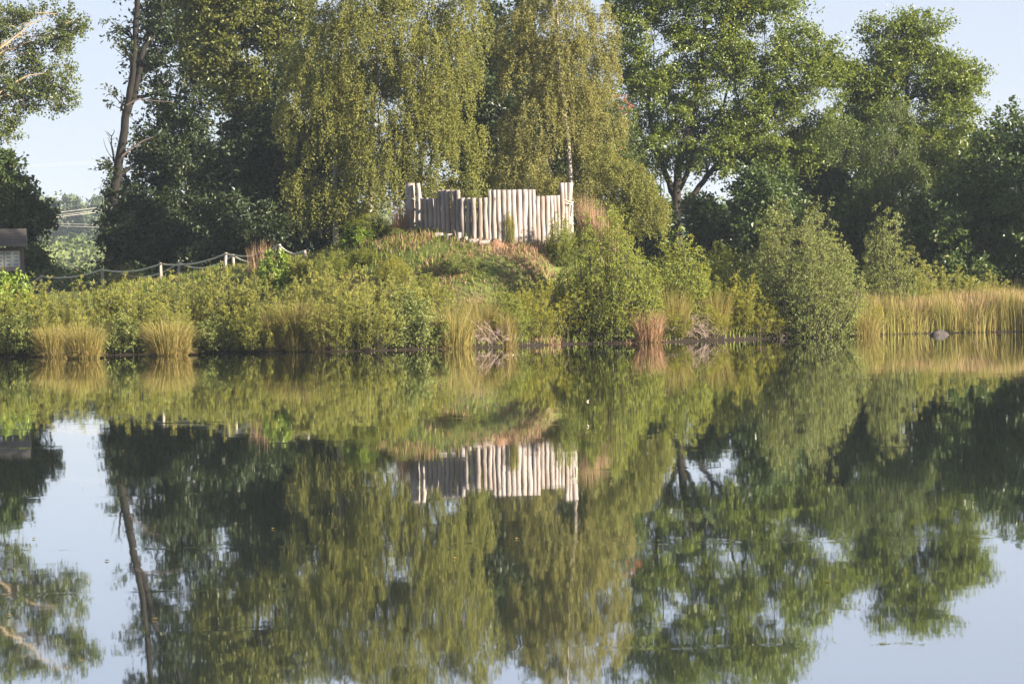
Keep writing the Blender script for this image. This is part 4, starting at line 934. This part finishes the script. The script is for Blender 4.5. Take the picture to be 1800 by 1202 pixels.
def mound_cover():
    n = 56000
    x = rng.uniform(-20, 9, n); y = rng.uniform(126, 150, n); ok = (y > shore(x) + .8); x, y = x[ok], y[ok]; n = len(x)
    pn = wob(x, y, .8, .6) * .5 + .5; side = sstep((x + 4.5) / 4.0)
    isdry = rng.rand(n) < np.clip(.14 + .82 * side * (pn > .25) , 0, 1) * (y > 127.5)
    for nm, sel, mat, h, lab in [('mound_grass', ~isdry, 'green_blade', .26, 'short green grass on the mound'), ('heather', isdry, 'heather', .20, 'faded heather and dry grass on the mound face')]:
        a, b = x[sel], y[sel]; k = len(a); Bl = Blades()
        Bl.add(on_ground(a, b), h * rng.uniform(.5, 1.5, k) * (1 + .6 * wob(a, b, 1.7)), rng.normal(size=(k, 2)) * .11, .03 if nm == 'mound_grass' else .045, rng.rand(k))
        o = link_mesh(nm, Bl.mesh(nm), None, M[mat]); tag(o, lab, None, None, 'stuff')
    n = 12000
    x = rng.uniform(-9, 5, n); y = rng.uniform(129, 137.5, n); Bl = Blades(); g = wob(x, y, 1.3, 3.0); ok = g > .1; x, y = x[ok], y[ok]; k = len(x)
    Bl.add(on_ground(x, y), .34 * rng.uniform(.5, 1.3, k), rng.normal(size=(k, 2)) * .14, .022, rng.rand(k))
    o = link_mesh('dry_grass', Bl.mesh('dry_grass'), None, M['dry_blade']); tag(o, 'pale dry grass tufts on the mound', None, None, 'stuff')
    n = 15000
    x = rng.uniform(-30, 24, n); y = shore(x) + rng.rand(n) ** 1.5 * 14 + .15; Bl = Blades()
    Bl.add(on_ground(x, y), rng.uniform(.15, .55, n), rng.normal(size=(n, 2)) * .14, .025, rng.rand(n))
    o = link_mesh('bank_grass', Bl.mesh('bank_grass'), None, M['green_blade']); tag(o, 'rough grass under the bank scrub', None, None, 'stuff')
mound_cover()
# dead twigs overhanging the water
def dead_twigs(px, wpx, hpx, label, n):
    Y = float(shore(at(px, 450, 132)[0])) + .5; g = ground_pt(px, Y); T = Tubes(); w, h = wpx * mpp(Y), hpx * mpp(Y)
    for k in range(n):
        b = np.array([rng.uniform(-.35, .35) * w, rng.uniform(-.2, .5), 0]); a = rng.rand() * 6.283; r = rng.uniform(.3, .8) * w * .6
        c = b + np.array([math.cos(a) * r, math.sin(a) * .5 * r - .3, rng.uniform(.1, 1) * h])
        p = bez(b, (b + c) / 2 + rng.normal(size=3) * .15 + np.array([0, 0, .2]), c, 6); T.add(p, np.linspace(.014, .004, 6), 3)
        for q in range(4):
            s = p[rng.randint(2, 6)]; e = s + rng.normal(size=3) * .22; T.add(np.array([s, (s + e) / 2 + rng.normal(size=3) * .04, e]), [.006, .005, .003], 3)
    o = link_mesh('dead_twigs', T.mesh('dead_twigs'), None, M['dead_twig']); o.location = g; tag(o, label, 'dead branches', 'dead branches at the waterline')
dead_twigs(1215, 90, 45, 'tangle of grey dead twigs at the water below the rounded birch bush', 46)
dead_twigs(1360, 110, 45, 'tangle of dead twigs at the water under the biggest alder bush', 40)
dead_twigs(860, 110, 40, 'dead stalks at the waterline right of the tall golden sedge clump', 36)
dead_twigs(1130, 60, 35, 'few dead stalks at the water beside the pinkish sedge', 20)
# rock at the waterline, right
def rock():
    p = on_water(1650, 589); k = mpp(p[1]); n, m = 16, 9; V = []
    for j in range(m):
        ph = math.pi * j / (m - 1)
        for i in range(n):
            a = 2 * math.pi * i / n; d = np.array([math.sin(ph) * math.cos(a), math.sin(ph) * math.sin(a), math.cos(ph)])
            s = 1 + .16 * math.sin(3 * a + 2 * ph) + .1 * math.sin(5 * ph + a) + rng.normal() * .04
            V.append(d * s * np.array([17 * k, .3, 9.5 * k]) + np.array([0, 0, -.04]))
    i = (np.arange(m - 1)[:, None] * n + np.arange(n)[None]).ravel(); i2 = (np.arange(m - 1)[:, None] * n + (np.arange(n)[None] + 1) % n).ravel()
    o = link_mesh('rock', mesh_from('rock', V, [np.stack([i, i + n, i2 + n, i2], -1)]), None, M['rock']); o.location = p
    tag(o, 'grey brown rock half in the water before the reed grass', 'rock')
rock()
def feather(px, py, label, ang):
    p = on_water(px, py); T = Leaves(); t = np.linspace(0, 1, 9)
    P = np.stack([(t - .5) * .05 * math.cos(ang), (t - .5) * .05 * math.sin(ang), .006 + .03 * t ** 2], 1)
    Tb = Tubes(); Tb.add(P, np.array([.004, .012, .02, .024, .024, .022, .018, .012,   .004]) * .32, 6)
    o = link_mesh('feather', Tb.mesh('feather'), None, M['feather']); o.location = p; tag(o, label, 'feather', 'white feathers on the water')
def floating_leaves():
    n = 150; Lv = Leaves(); y = 20 + rng.rand(n) ** .8 * 95; x = (rng.rand(n) - .5) * y * .36; a = rng.rand(n) * 6.283
    Lv.add(np.stack([x, y, np.full(n, .006)], 1), np.stack([np.cos(a), np.sin(a), np.zeros(n)], 1), np.tile([0, 0, 1.0], (n, 1)), rng.uniform(.025, .06, n), .035, rng.rand(n))
    o = link_mesh('floating_leaves', Lv.mesh('floating_leaves'), None, M['sedge_blade']); tag(o, 'fallen leaves floating on the pond', None, None, 'stuff')
floating_leaves()
feather(1033, 706, 'curled white feather floating on the pond, nearer the bank', .6)
feather(1034, 750, 'curled white feather floating on the pond, nearest the camera', 2.2)
feather(902, 624, 'white feather floating close to the bank below the mound', 1.0)
